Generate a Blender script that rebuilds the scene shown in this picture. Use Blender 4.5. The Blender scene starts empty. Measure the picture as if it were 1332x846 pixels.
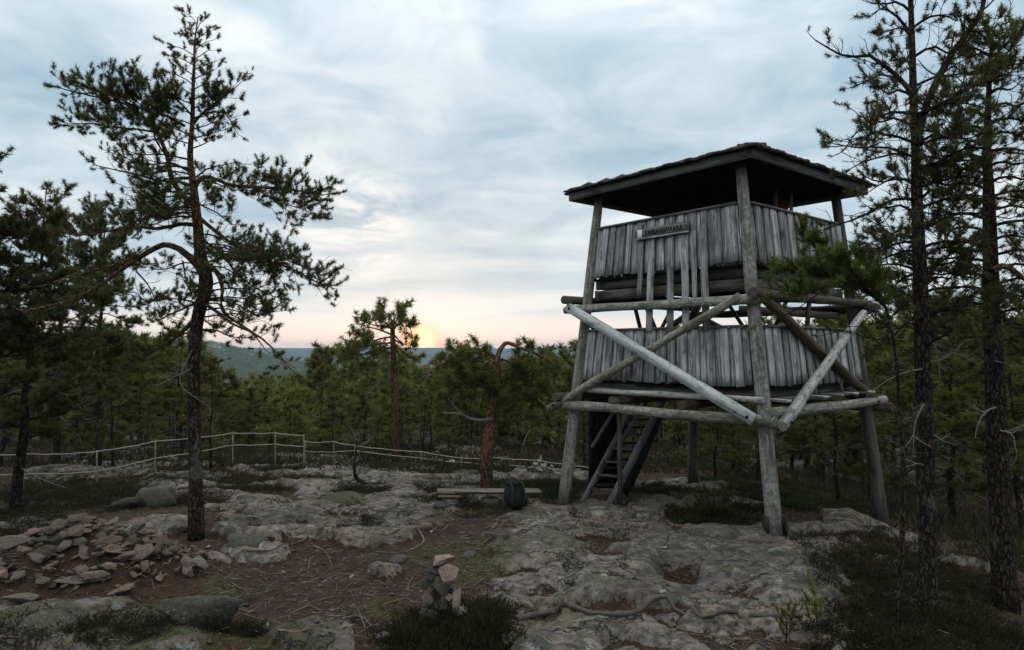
import bpy, bmesh, math, random
import numpy as np
from mathutils import Vector, Matrix

S = bpy.context.scene
COL = S.collection
R = math.radians
rnd = random.Random(11)

# ------------------------------------------------------------------ camera
CAM_Z = 2.9
F = 888.0
PITCH = math.atan(32 / 888)
cam_d = bpy.data.cameras.new('camera')
cam_d.sensor_width = 36
cam_d.lens = 36 * F / 1332
cam_d.clip_start = 0.1
cam_d.clip_end = 30000
cam = bpy.data.objects.new('camera', cam_d)
cam.location = (0, 0, CAM_Z)
cam.rotation_euler = (math.pi / 2 + PITCH, 0, 0)
COL.objects.link(cam)
S.camera = cam

# ------------------------------------------------------------------ view
S.view_settings.view_transform = 'Standard'
S.view_settings.look = 'None'
S.view_settings.exposure = 0.25
S.view_settings.gamma = 1
S.cycles.max_bounces = 6
S.cycles.diffuse_bounces = 3
S.cycles.glossy_bounces = 2
S.cycles.transmission_bounces = 3
S.cycles.volume_bounces = 0
S.cycles.caustics_reflective = False
S.cycles.caustics_refractive = False
S.cycles.use_denoising = True

SUN_AZ = math.atan((547 - 666) / F)      # towards the glow on the horizon
SUN_EL = R(3.0)


# ------------------------------------------------------------------ node helper
class NT:
    def __init__(s, tree):
        s.t = tree
        s.n = tree.nodes
        s.n.clear()

    def node(s, typ, **kw):
        n = s.n.new(typ)
        ins = kw.pop('ins', {})
        for k, v in kw.items():
            setattr(n, k, v)
        for k, v in ins.items():
            s.set(n.inputs[k], v)
        return n

    def set(s, sock, v):
        if hasattr(v, 'is_linked') or isinstance(v, bpy.types.NodeSocket):
            s.t.links.new(v, sock)
        else:
            if sock.type == 'RGBA' and len(v) == 3:
                v = (*v, 1)
            sock.default_value = v

    def math(s, op, a, b=0.0, c=0.0, clamp=False):
        n = s.node('ShaderNodeMath', operation=op, use_clamp=clamp)
        s.set(n.inputs[0], a); s.set(n.inputs[1], b); s.set(n.inputs[2], c)
        return n.outputs[0]

    def vmath(s, op, a, b=(0, 0, 0)):
        n = s.node('ShaderNodeVectorMath', operation=op)
        s.set(n.inputs[0], a); s.set(n.inputs[1], b)
        return n.outputs['Value'] if op in ('DOT_PRODUCT', 'LENGTH') else n.outputs[0]

    def mix(s, f, a, b, blend='MIX'):
        n = s.node('ShaderNodeMix', data_type='RGBA', blend_type=blend, clamp_factor=True)
        s.set(n.inputs[0], f); s.set(n.inputs[6], a); s.set(n.inputs[7], b)
        return n.outputs[2]

    def mapr(s, v, a, b, c=0.0, d=1.0, smooth=True):
        n = s.node('ShaderNodeMapRange', interpolation_type='SMOOTHSTEP' if smooth else 'LINEAR')
        s.set(n.inputs[0], v); s.set(n.inputs[1], a); s.set(n.inputs[2], b)
        s.set(n.inputs[3], c); s.set(n.inputs[4], d)
        return n.outputs[0]

    def noise(s, co, scale, detail=4, rough=0.55, dist=0.0, color=False):
        n = s.node('ShaderNodeTexNoise', noise_dimensions='3D')
        s.set(n.inputs['Vector'], co)
        s.set(n.inputs['Scale'], scale); s.set(n.inputs['Detail'], detail)
        s.set(n.inputs['Roughness'], rough); s.set(n.inputs['Distortion'], dist)
        return n.outputs['Color' if color else 'Fac']

    def voro(s, co, scale, feature='F1', out='Distance'):
        n = s.node('ShaderNodeTexVoronoi', feature=feature)
        s.set(n.inputs['Vector'], co); s.set(n.inputs['Scale'], scale)
        return n.outputs[out]

    def scale(s, co, v):
        return s.vmath('MULTIPLY', co, v)

    def attr(s, name, out='Fac'):
        return s.node('ShaderNodeAttribute', attribute_name=name).outputs[out]


# ------------------------------------------------------------------ world: Nishita sky under a broken cloud deck at sunset
def build_world():
    w = bpy.data.worlds.new('World')
    S.world = w
    w.use_nodes = True
    T = NT(w.node_tree)
    sky = T.node('ShaderNodeTexSky', sky_type='NISHITA', sun_disc=False, sun_elevation=SUN_EL,
                 sun_rotation=SUN_AZ, altitude=300, air_density=1.0, dust_density=1.5, ozone_density=1.0)
    co = T.node('ShaderNodeTexCoord').outputs['Generated']
    sep = T.node('ShaderNodeSeparateXYZ', ins={0: co})
    z = sep.outputs[2]
    zc = T.math('MAXIMUM', z, 0.0)
    den = T.math('ADD', zc, 0.16)
    u = T.math('DIVIDE', sep.outputs[0], den)
    v = T.math('DIVIDE', sep.outputs[1], den)
    p = T.node('ShaderNodeCombineXYZ', ins={0: u, 1: v, 2: 0.0}).outputs[0]
    pa = T.vmath('ADD', p, (4.3, 1.7, 0.0))
    n1 = T.noise(pa, 0.75, 5, 0.5, 0.35)
    n2 = T.noise(T.vmath('ADD', p, (9.1, 3.3, 2.0)), 2.9, 7, 0.58, 0.5)
    n3 = T.noise(T.scale(T.vmath('ADD', p, (1.0, 7.7, 5.0)), (0.35, 1.3, 1)), 1.6, 4, 0.5, 0.2)
    c = T.math('ADD', T.math('MULTIPLY', n1, 0.46), T.math('MULTIPLY', n2, 0.36))
    c = T.math('ADD', c, T.math('MULTIPLY', n3, 0.18))
    rp = T.node('ShaderNodeValToRGB', ins={0: c})
    e = rp.color_ramp.elements
    e[0].position, e[0].color = 0.39, (0.32, 0.465, 0.58, 1)
    e[1].position, e[1].color = 0.60, (0.79, 0.84, 0.855, 1)
    m = e.new(0.5); m.color = (0.53, 0.645, 0.715, 1)
    cloud = rp.outputs[0]
    # long flat bars low down, with a creamy gap above the horizon
    az = T.math('ARCTAN2', sep.outputs[0], sep.outputs[1])
    lowp = T.node('ShaderNodeCombineXYZ', ins={0: T.math('MULTIPLY', az, 2.2), 1: T.math('MULTIPLY', z, 26.0), 2: 3.0}).outputs[0]
    nb = T.noise(lowp, 1.0, 4, 0.5, 0.25)
    bars = T.mapr(nb, 0.38, 0.58)
    lowc = T.mix(bars, (0.42, 0.555, 0.65), (0.70, 0.765, 0.79))
    lowm = T.mapr(z, 0.05, 0.24, 0.85, 0.0)
    col = T.mix(lowm, cloud, lowc)
    # warm strip
    zz = T.math('ADD', z, T.math('MULTIPLY', T.math('SUBTRACT', nb, 0.5), 0.035))
    strip = T.mapr(zz, 0.034, 0.056, 1.0, 0.0)
    sund = (math.sin(SUN_AZ) , math.cos(SUN_AZ), 0.006)
    dt = T.vmath('DOT_PRODUCT', co, Vector(sund).normalized()[:])
    warm_side = T.mapr(dt, 0.2, 1.0)
    pale = T.mix(warm_side, (0.66, 0.67, 0.69), (0.90, 0.80, 0.74))
    col = T.mix(T.math('MULTIPLY', strip, 0.92), col, pale)
    rose = T.mapr(zz, 0.004, 0.026, 1.0, 0.0)
    col = T.mix(T.math('MULTIPLY', T.math('MULTIPLY', rose, 0.7), warm_side), col, (0.95, 0.72, 0.62))
    # glow round the sun where it sits on the hills
    g1 = T.math('POWER', T.mapr(dt, 0.9990, 1.0, 0.0, 1.0, False), 1.7)
    col = T.mix(T.math('MULTIPLY', g1, 0.95), col, (2.0, 0.66, 0.34))
    g2 = T.math('POWER', T.mapr(dt, 0.9993, 1.0, 0.0, 1.0, False), 5.0)
    col = T.mix(g2, col, (4.0, 2.2, 0.9))
    # brighter warm patch of cloud above the left glow
    pd = T.vmath('DOT_PRODUCT', co, Vector((-0.225, 0.955, 0.185)).normalized()[:])
    pm = T.math('MULTIPLY', T.mapr(pd, 0.994, 0.9995), T.mapr(T.math('ADD', T.math('MULTIPLY', n2, .6), T.math('MULTIPLY', nb, .4)), 0.42, 0.60))
    col = T.mix(T.math('MULTIPLY', pm, 0.9), col, (0.90, 0.885, 0.86))
    # below the horizon: dim ground bounce
    col = T.mix(T.mapr(z, -0.02, -0.12), col, (0.10, 0.105, 0.09))
    # an overcast deck is brighter overhead than low down
    ov = T.mapr(z, 0.3, 0.95, 1.0, 2.2)
    col = T.vmath('MULTIPLY', col, T.node('ShaderNodeCombineXYZ', ins={0: T.math('MULTIPLY', ov, T.mapr(z, .4, .9, 1.0, 1.16)), 1: ov, 2: T.math('MULTIPLY', ov, T.mapr(z, .4, .9, 1.0, .86))}).outputs[0])
    skyc = T.scale(sky.outputs[0], (0.1, 0.1, 0.1))
    col = T.mix(0.93, skyc, col)
    bg = T.node('ShaderNodeBackground', ins={0: col, 1: WORLD_STRENGTH})
    out = T.node('ShaderNodeOutputWorld', ins={0: bg.outputs[0]})


WORLD_STRENGTH = 1.0
build_world()

sun_d = bpy.data.lights.new('sun', 'SUN')
sun_d.energy = 0.5
sun_d.angle = R(10)
sun_d.color = (1.0, 0.55, 0.28)
sun = bpy.data.objects.new('sun', sun_d)
sd = Vector((math.sin(SUN_AZ) * math.cos(SUN_EL), math.cos(SUN_AZ) * math.cos(SUN_EL), math.sin(SUN_EL)))
sun.rotation_euler = sd.to_track_quat('Z', 'Y').to_euler()
COL.objects.link(sun)


# ------------------------------------------------------------------ picking points in space
cF = np.array([0, math.cos(PITCH), math.sin(PITCH)])
cU = np.array([0, -math.sin(PITCH), math.cos(PITCH)])
cR = np.array([1.0, 0, 0])


def ray(px, py):
    return cF + cR * (px - 666) / F + cU * (423 - py) / F


def at(px, py, Y):
    """the point at distance Y that is seen in the photograph at px, py"""
    d = ray(px, py)
    return np.array([0, 0, CAM_Z]) + d * (Y / d[1])


# ------------------------------------------------------------------ noise
def _hash(ix, iy, seed):
    h = (ix.astype(np.int64) * 374761393 + iy.astype(np.int64) * 668265263 + seed * 1274126177) & 0xFFFFFFFF
    h = ((h ^ (h >> 13)) * 1274126177) & 0xFFFFFFFF
    h = h ^ (h >> 16)
    return h


def perlin(x, y, seed=0):
    x = np.asarray(x, float); y = np.asarray(y, float)
    x0 = np.floor(x); y0 = np.floor(y)
    fx = x - x0; fy = y - y0
    u = fx * fx * fx * (fx * (fx * 6 - 15) + 10)
    v = fy * fy * fy * (fy * (fy * 6 - 15) + 10)

    def g(ox, oy):
        a = _hash(x0 + ox, y0 + oy, seed) * (2 * math.pi / 4294967296.0)
        return np.cos(a) * (fx - ox) + np.sin(a) * (fy - oy)
    return (g(0, 0) * (1 - u) + g(1, 0) * u) * (1 - v) + (g(0, 1) * (1 - u) + g(1, 1) * u) * v


def fbm(x, y, seed=0, oct=4, gain=0.5, lac=2.03):
    a, s = 1.0, 0.0
    for i in range(oct):
        s = s + a * perlin(x, y, seed + i * 17)
        x = x * lac + 3.1; y = y * lac + 1.7
        a *= gain
    return s


def sstep(x, a, b):
    t = np.clip((x - a) / (b - a), 0, 1)
    return t * t * (3 - 2 * t)


# ------------------------------------------------------------------ terrain
ROCK = [(865, 775, 232, 98, 1), (600, 640, 70, 14, .9), (290, 650, 70, 12, .8), (560, 655, 60, 10, .7), (690, 720, 60, 16, .7), (740, 698, 105, 36, 1), (870, 672, 140, 26, 1), (1000, 705, 90, 24, 1),
        (1130, 684, 85, 9, .9), (1235, 705, 55, 7, .8), (430, 658, 165, 42, 1), (330, 724, 46, 9, .9), (505, 742, 26, 8, .8), (405, 838, 60, 14, .9), (345, 668, 75, 24, 1),
        (475, 690, 62, 20, 1), (335, 694, 60, 11, .8), (530, 622, 95, 20, 1), (430, 607, 130, 14, 1),
        (185, 603, 95, 16, 1), (255, 628, 70, 15, 1), (100, 618, 70, 9, .8), (215, 688, 60, 9, .9),
        (150, 818, 170, 34, .85), (570, 603, 100, 8, .9), (722, 619, 60, 8, .9), (640, 625, 60, 9, .7),
        (860, 636, 90, 9, .8), (60, 685, 60, 10, .5), (1110, 762, 18, 9, .8), (760, 832, 110, 24, 1),
        (960, 835, 130, 22, .9), (520, 655, 40, 14, .8), (610, 590, 50, 5, .7), (1060, 830, 60, 22, .8)]
SOIL = [(256, 706, 34, 16, 1), (330, 640, 60, 5, .9), (400, 624, 50, 5, .8), (450, 673, 44, 5, .9), (380, 612, 50, 4, .8), (560, 618, 34, 5, .8), (300, 672, 44, 5, .8), (540, 668, 34, 5, .8), (250, 612, 40, 4, .8), (820, 690, 50, 4, .7), (720, 775, 40, 4, .7), (960, 768, 50, 4, .6), (620, 632, 40, 4, .7), (770, 706, 62, 6, .9), (800, 724, 24, 8, .8), (875, 801, 190, 7, .85), (700, 808, 30, 8, .7), (935, 672, 75, 13, 1.0),
        (1050, 700, 60, 6, .6), (470, 641, 42, 8, .9), (575, 640, 26, 6, .8), (390, 655, 36, 4, .8), (495, 606, 40, 6, .9),
        (310, 625, 45, 8, .7), (340, 603, 40, 6, .7), (600, 612, 34, 6, .8), (690, 632, 60, 8, .7), (882, 748, 20, 9, .9),
        (950, 838, 60, 9, .6), (760, 737, 40, 4, .5), (680, 690, 30, 10, .5), (700, 748, 20, 10, .5),
        (1150, 770, 60, 45, .6), (430, 680, 40, 5, .6), (365, 690, 50, 5, .6), (255, 655, 60, 8, .6)]
MOSS = [(270, 836, 130, 22, .9), (405, 836, 50, 12, .6), (330, 640, 60, 6, .6), (400, 624, 50, 6, .6), (560, 618, 34, 6, .6), (620, 725, 55, 30, .9), (560, 720, 40, 20, .6), (1140, 775, 60, 22, 1), (150, 822, 170, 30, 1), (295, 775, 45, 30, .9),
        (450, 652, 40, 6, .8), (700, 640, 80, 12, .8), (600, 612, 50, 10, .8), (900, 660, 60, 10, .5), (1250, 780, 120, 60, .4),
        (110, 645, 110, 25, .5), (480, 800, 40, 15, .6), (730, 715, 60, 10, .4), (700, 830, 60, 25, .5), (620, 665, 60, 8, .7)]


def pix_of(x, y):
    yy = np.maximum(y, 3.0)
    dz = -0.07 * np.maximum(0, yy - 10.5)
    return 666 + F * x / yy, 455 + F * (CAM_Z - dz) / yy


def emask(lst, x, y, warp=0.32, seed=5):
    wx = x + warp * fbm(x * 1.1, y * 1.1, seed, 4, .6)
    wy = y + warp * 1.6 * fbm(x * 1.1 + 40, y * 1.1, seed + 3, 4, .6)
    px, py = pix_of(wx, wy)
    m = np.zeros_like(px)
    for cx, cy, rx, ry, v in lst:
        d = np.sqrt(((px - cx) / rx) ** 2 + ((py - cy) / ry) ** 2)
        m = np.maximum(m, v * sstep(d, 1.25, 0.7))
    return m


def hump(x, y):
    wx = x + .55 * fbm(x * .7, y * .7, 51, 3); wy = y + .55 * fbm(x * .7 + 9, y * .7, 53, 3)
    return np.minimum(np.abs(perlin(wx * .42 + .25 * wy, wy * .62 - .1 * wx, 41)), .06 + np.abs(perlin(wx * .75 - .2 * wy, wy * 1.25, 47)) * .8)


def masks(x, y):
    rock = emask(ROCK, x, y)
    soil = emask(SOIL, x, y, .22, 31)
    # soil caught in the creases between the humps
    b = hump(x, y)
    rock = rock * (1 - .95 * sstep(b, .065, .014))
    rock = np.clip(rock - soil, 0, 1)
    moss = emask(MOSS, x, y, .4, 77)
    near = sstep(y, 4.0, 5.5) * sstep(y, 32, 26)
    amb = sstep(fbm(x * .23, y * .23, 91, 3), .12, .3)
    rock = rock * near + (1 - near) * amb * .7
    moss = moss * near
    return rock, moss


RIDGE = np.array([(-1.2, 30), (-.75, 34), (-.5, 22), (-.41, 13), (-.36, -10), (-.29, -38), (-.1, -60), (.2, -60), (.5, -30), (1.2, -20)])
FAR = np.array([(-1.2, 10), (-.75, 20), (-.45, 20), (-.3, 14), (-.2, 26), (-.13, 22), (-.06, 12), (.02, 16), (.1, 32), (.3, 44), (.6, 40), (1.2, 20)])


def base_h(x, y):
    """the lie of the land without the outcrop detail"""
    r = np.sqrt(x * x + y * y)
    th = np.arctan2(x, np.maximum(y, 1e-3))
    z = -0.07 * np.clip(y - 10.5, 0, 12)
    edge = 4.3 + .25 * np.clip(y - 8, -3, 4)
    dx = np.maximum(0, x - edge)
    z = z - .17 * dx * sstep(dx, 0, 1.5) * sstep(x, 30, 12)
    z = z - .04 * np.clip(x - 12, 0, 30)
    # the hilltop falls away beyond the rope
    d = np.maximum(0, y - 22)
    gap = np.exp(-((th + .35) / .09) ** 2)
    z = z - (0.115 + .10 * gap) * np.minimum(d, 180) * sstep(d, 0, 14)
    z = z - .055 * np.clip(d - 180, 0, 500)
    # behind and beside the camera
    z = z - .05 * np.clip(-y, 0, 200) - .02 * np.clip(np.abs(x) - 40, 0, 400)
    # valley and hills
    far = sstep(r, 500, 1300)
    hill1 = np.interp(th, RIDGE[:, 0], RIDGE[:, 1]) + 3 * fbm(x / 240, y / 240, 7, 3)
    hill2 = np.interp(th, FAR[:, 0], FAR[:, 1]) + 7 * fbm(x / 900, y / 900, 9, 3)
    valley = -62 + 12 * fbm(x / 350, y / 350, 12, 3)
    k1 = np.exp(-((r - 1750) / 420) ** 2)
    k2 = sstep(r, 3400, 5600)
    zf = valley + (hill1 - valley) * k1
    zf = zf + (hill2 - zf) * k2
    return z * (1 - far) + zf * far


def H(x, y, detail=True):
    x = np.asarray(x, float); y = np.asarray(y, float)
    z = base_h(x, y)
    r = np.sqrt(x * x + y * y)
    k = sstep(r, 60, 30)
    rock, moss = masks(x, y)
    z = z + .10 * fbm(x * .3, y * .3, 3, 3) * k
    dome = sstep(rock, .12, .75)
    # worn humps of granite, each a rounded slab, with low steps across them
    b = hump(x, y)
    s = fbm(x * .42 + .2 * y, y * .85 - .15 * x, 21, 3, .45)
    st = (np.floor(s * 4.5) + sstep(s * 4.5 - np.floor(s * 4.5), .0, .14)) / 4.5
    z = z + k * dome * (.03 + .26 * np.sqrt(np.clip(b, 0, .30)) + .13 * st)
    if detail:
        z = z + k * dome * (.018 * fbm(x * 2.2, y * 3.6, 61, 5, .58))
        z = z + k * (1 - dome) * (.03 * fbm(x * 2.2, y * 2.2, 71, 5, .6))
        z = z + k * moss * .05 * (1 + fbm(x * 3, y * 3, 81, 3)) * (1 - .5 * dome)
    # the pothole in the slab
    q = ((x - PIT[0]) / .28) ** 2 + ((y - PIT[1]) / .30) ** 2
    z = z - .22 * np.exp(-q * q)
    # rubble mound under the loose stones
    q = ((x - PILE[0]) / 1.15) ** 2 + ((y - PILE[1]) / .65) ** 2
    z = z + .60 * np.exp(-q)
    # mossy bank bottom left
    return z


PIT = ((882 - 666) / F * 8.75, 8.75)
PILE = (-5.45, 8.85)


def ground(px, py):
    """where the sight line through px, py meets the land"""
    d = ray(px, py)
    d = d / d[1]
    Y = np.concatenate([np.arange(4, 30, .04), np.arange(30, 200, .5)])
    z = CAM_Z + d[2] * Y
    h = H(d[0] * Y, Y)
    i = np.argmax(z < h)
    Yv = Y[i] if z[i] < h[i] else 60.0
    return np.array([d[0] * Yv, Yv, float(H(d[0] * Yv, Yv))])


def hz(x, y):
    return float(H(x, y))


# ------------------------------------------------------------------ mesh making
def mk(name, V, tris=None, quads=None, mat=None, smooth=False, attrs=None, faces=None):
    me = bpy.data.meshes.new(name)
    V = np.asarray(V, np.float32)
    if faces is not None:
        me.from_pydata(V.tolist(), [], faces)
    else:
        idx, starts, n = [], [], 0
        if quads is not None and len(quads):
            q = np.asarray(quads, np.int32)
            idx.append(q.ravel()); starts.append(np.arange(len(q)) * 4); n += len(q) * 4
        if tris is not None and len(tris):
            t = np.asarray(tris, np.int32)
            idx.append(t.ravel()); starts.append(n + np.arange(len(t)) * 3)
        idx = np.concatenate(idx); starts = np.concatenate(starts).astype(np.int32)
        me.vertices.add(len(V)); me.vertices.foreach_set('co', V.ravel())
        me.loops.add(len(idx)); me.loops.foreach_set('vertex_index', idx)
        me.polygons.add(len(starts)); me.polygons.foreach_set('loop_start', starts)
        me.update(calc_edges=True)
    for k, a in (attrs or {}).items():
        a = np.asarray(a, np.float32)
        if a.ndim == 2:
            at_ = me.attributes.new(k, 'FLOAT_VECTOR', 'POINT'); at_.data.foreach_set('vector', a.ravel())
        else:
            at_ = me.attributes.new(k, 'FLOAT', 'POINT'); at_.data.foreach_set('value', a)
    if smooth:
        me.polygons.foreach_set('use_smooth', np.ones(len(me.polygons), bool))
    if mat:
        me.materials.append(mat)
    return me


def link(name, me, parent=None, loc=None):
    o = bpy.data.objects.new(name, me)
    COL.objects.link(o)
    if parent:
        o.parent = parent
    if loc is not None:
        o.location = loc
    return o


def tag(o, label=None, cat=None, group=None, kind=None):
    if label: o['label'] = label
    if cat: o['category'] = cat
    if group: o['group'] = group
    if kind: o['kind'] = kind
    return o


def thing(name, loc, label, cat, group=None):
    o = bpy.data.objects.new(name, None)
    o.empty_display_size = .2
    COL.objects.link(o)
    o.location = tuple(float(v) for v in loc)
    return tag(o, label, cat, group)


class Acc:
    """collects tubes, boxes and needles that become ONE mesh; wood carries its own grain coordinates"""
    def __init__(s):
        s.V, s.Q, s.T, s.G, s.C = [], [], [], [], []
        s.n = 0

    def add(s, V, quads=None, tris=None, G=None, tone=0.0):
        V = np.asarray(V, float)
        s.V.append(V)
        s.G.append(V if G is None else G)
        s.C.append(np.broadcast_to(np.asarray(tone, float), (len(V),)))
        if quads is not None and len(quads): s.Q.append(np.asarray(quads) + s.n)
        if tris is not None and len(tris): s.T.append(np.asarray(tris) + s.n)
        s.n += len(V)

    def tube(s, P, rad, sides=6, tone=0.0, cap=True, rough=0.0, flat=None):
        P = np.asarray(P, float)
        n = len(P)
        rad = np.broadcast_to(np.asarray(rad, float), (n,))
        T = np.gradient(P, axis=0)
        T /= np.linalg.norm(T, axis=1)[:, None] + 1e-9
        ref = np.array([0, 0, 1.0]) if abs(T[:, 2]).mean() < .75 else np.array([0.3, 1.0, 0])
        A = np.cross(T, ref); A /= np.linalg.norm(A, axis=1)[:, None] + 1e-9
        B = np.cross(T, A)
        th = np.arange(sides) * 2 * math.pi / sides
        c, sn = np.cos(th), np.sin(th)
        rr = np.repeat(rad[:, None], sides, 1)
        if rough:
            rr = rr * (1 + rough * (NR.random((n, sides)) - .5))
        V = P[:, None, :] + rr[..., None] * (A[:, None, :] * c[None, :, None] + B[:, None, :] * sn[None, :, None])
        L = np.concatenate([[0], np.cumsum(np.linalg.norm(np.diff(P, axis=0), axis=1))])
        off = NR.random(3) * 20
        G = np.stack([rr * c[None], rr * sn[None], np.repeat(L[:, None], sides, 1)], 2) + off
        i = np.arange(n - 1)[:, None] * sides
        j = np.arange(sides)[None]
        j2 = (j + 1) % sides
        Q = np.stack([i + j, i + j2, i + sides + j2, i + sides + j], 2).reshape(-1, 4)
        tone = np.repeat(np.broadcast_to(np.asarray(tone, float), (n,)), sides)
        tr = None
        V = V.reshape(-1, 3); G = G.reshape(-1, 3)
        if cap and sides >= 5:
            # end grain in its own faces
            k = len(V)
            V = np.concatenate([V, P[:1], P[-1:]]); G = np.concatenate([G, G[:1] * 0 + off, G[-1:] * 0 + off])
            tone = np.concatenate([tone, tone[:1], tone[-1:]])
            jj = np.arange(sides); j2 = (jj + 1) % sides
            tr = np.concatenate([np.stack([np.full(sides, k), j2, jj], 1),
                                 np.stack([np.full(sides, k + 1), (n - 1) * sides + jj, (n - 1) * sides + j2], 1)])
        s.add(V, Q, tr, G, tone)

    def box(s, c, ax, ay, az, segs=1, jit=0.0, tone=0.0):
        """box by centre and three half-axes; segments along az, edges jittered"""
        c, ax, ay, az = (np.asarray(v, float) for v in (c, ax, ay, az))
        lx, ly, lz = (np.linalg.norm(v) for v in (ax, ay, az))
        off = NR.random(3) * 20
        V, G = [], []
        for k in range(segs + 1):
            t = -1 + 2 * k / segs
            for sx, sy in ((-1, -1), (1, -1), (1, 1), (-1, 1)):
                jx = 1 + (NR.random() - .5) * 2 * jit
                V.append(c + ax * sx * jx + ay * sy + az * t)
                G.append((lx * sx, ly * sy, lz * t))
        Q = [(3, 2, 1, 0)]
        for k in range(segs):
            b = 4 * k
            for i in range(4):
                j = (i + 1) % 4
                Q.append((b + i, b + j, b + 4 + j, b + 4 + i))
        b = 4 * segs
        Q.append((b, b + 1, b + 2, b + 3))
        s.add(np.array(V), np.array(Q), None, np.array(G) + off, tone)

    def beam(s, p, q, w, h, up=(0, 0, 1), segs=1, jit=0.0, tone=0.0):
        p, q = np.asarray(p, float), np.asarray(q, float)
        d = q - p; L = np.linalg.norm(d); d = d / L
        a = np.cross(d, up); a /= np.linalg.norm(a)
        b = np.cross(a, d)
        s.box((p + q) / 2, a * w / 2, b * h / 2, d * L / 2, segs, jit, tone)

    def mesh(s, name, mat, org=(0, 0, 0), smooth=False):
        V = np.concatenate(s.V) - np.asarray(org, float)
        return mk(name, V, np.concatenate(s.T) if s.T else None, np.concatenate(s.Q) if s.Q else None, mat, smooth,
                  {'gco': np.concatenate(s.G), 'tone': np.concatenate(s.C)})

    def part(s, name, mat, parent, org=None, smooth=False):
        if org is None:
            r = parent
            org = np.zeros(3)
            while r:
                org = org + np.array(r.location); r = r.parent
        return link(name, s.mesh(name, mat, org, smooth), parent)


NR = np.random.default_rng(5)


# ------------------------------------------------------------------ materials
def mat(name):
    m = bpy.data.materials.new(name)
    m.use_nodes = True
    return m, NT(m.node_tree)


def finish(T, col, rough=0.85, bump=None, bstr=0.5, bdist=0.02, trans=None, spec=0.25):
    b = T.node('ShaderNodeBsdfPrincipled')
    T.set(b.inputs['Base Color'], col)
    T.set(b.inputs['Roughness'], rough)
    T.set(b.inputs['Specular IOR Level'], spec)
    if bump is not None:
        bn = T.node('ShaderNodeBump', ins={'Strength': bstr, 'Distance': bdist, 'Height': bump})
        T.t.links.new(bn.outputs[0], b.inputs['Normal'])
    sh = b.outputs[0]
    if trans:
        tr = T.node('ShaderNodeBsdfTranslucent')
        T.set(tr.inputs[0], trans[0])
        mx = T.node('ShaderNodeMixShader', ins={0: trans[1], 1: sh, 2: tr.outputs[0]})
        sh = mx.outputs[0]
    T.node('ShaderNodeOutputMaterial', ins={0: sh})


def wood_mat(name, dark, light, moss=0.0, contrast=1.0, var=0.35, scale=1.0, bstr=.55):
    m, T = mat(name)
    g = T.attr('gco', 'Vector')
    rn = T.node('ShaderNodeObjectInfo').outputs['Random']
    ro = T.node('ShaderNodeCombineXYZ', ins={0: T.math('MULTIPLY', rn, 31.0), 1: T.math('MULTIPLY', rn, 17.0), 2: T.math('MULTIPLY', rn, 11.0)}).outputs[0]
    g = T.vmath('ADD', g, ro)
    s1 = T.noise(T.scale(g, (38 * scale, 38 * scale, 1.3)), 1, 5, .6, .3)
    s2 = T.noise(T.scale(g, (120, 120, 4)), 1, 3, .6)
    big = T.noise(T.scale(g, (6, 6, 2.2)), 1, 4, .55)
    k = T.math('ADD', T.math('MULTIPLY', s1, .65), T.math('MULTIPLY', s2, .35))
    k = T.mapr(k, .5 - .17 / contrast, .5 + .17 / contrast)
    col = T.mix(k, dark, light)
    # stains, browner and blacker
    col = T.mix(T.mapr(big, .5, .72, 0, .75), col, [c * .38 for c in dark])
    col = T.mix(T.mapr(big, .30, .42, .35, 0), col, (light[0] * 1.05, light[1] * .92, light[2] * .78))
    # knots
    kn = T.voro(T.scale(g, (9, 9, 2.6)), 1, 'F1')
    col = T.mix(T.mapr(kn, .10, .16, .75, 0), col, [c * .3 for c in dark])
    # drying cracks along the grain
    crk = T.noise(T.scale(g, (55, 55, .45)), 1, 2, .5)
    col = T.mix(T.mapr(crk, .64, .70, 0, .85), col, [c * .16 for c in dark])
    # board to board
    v = T.math('ADD', 1 - var, T.math('MULTIPLY', rn, 2 * var))
    hsv = T.node('ShaderNodeHueSaturation', ins={'Saturation': T.math('ADD', .6, T.math('MULTIPLY', T.math('FRACT', T.math('MULTIPLY', rn, 7.3)), .9)), 'Value': v, 'Color': col})
    col = hsv.outputs[0]
    if moss:
        mo = T.noise(g, 14, 5, .65)
        col = T.mix(T.mapr(mo, .62 - .2 * moss, .72 - .1 * moss, 0, .75), col, (.105, .105, .07))
        mo2 = T.noise(g, 45, 3, .65)
        col = T.mix(T.mapr(mo2, .60, .66, 0, .5 * moss), col, (.30, .31, .27))
    finish(T, col, .9, T.math('ADD', s1, T.math('MULTIPLY', s2, .5)), bstr, .012, spec=.15)
    return m


M = {}
M['board'] = wood_mat('weathered_board', (.155, .150, .150), (.54, .54, .55), contrast=1.25, var=.36)
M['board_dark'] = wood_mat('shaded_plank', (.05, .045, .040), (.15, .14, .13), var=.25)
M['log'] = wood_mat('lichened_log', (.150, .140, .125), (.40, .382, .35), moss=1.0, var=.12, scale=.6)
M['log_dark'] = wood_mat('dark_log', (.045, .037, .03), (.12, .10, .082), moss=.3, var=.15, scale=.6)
M['log_light'] = wood_mat('bleached_log', (.22, .215, .205), (.54, .54, .525), moss=.6, var=.08, scale=.6)
M['beam_light'] = wood_mat('bleached_beam', (.36, .38, .38), (.66, .70, .71), moss=.25, var=.05)
M['stair'] = wood_mat('stair_wood', (.085, .08, .075), (.25, .245, .24), var=.3)  # toned down so the colour carries the shade beneath the tower floor
M['shingle'] = wood_mat('mossy_shingle', (.04, .034, .03), (.13, .118, .105), moss=.45, var=.4)
M['fascia'] = wood_mat('fascia_board', (.085, .082, .078), (.215, .21, .205), moss=.3, var=.12)
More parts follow.
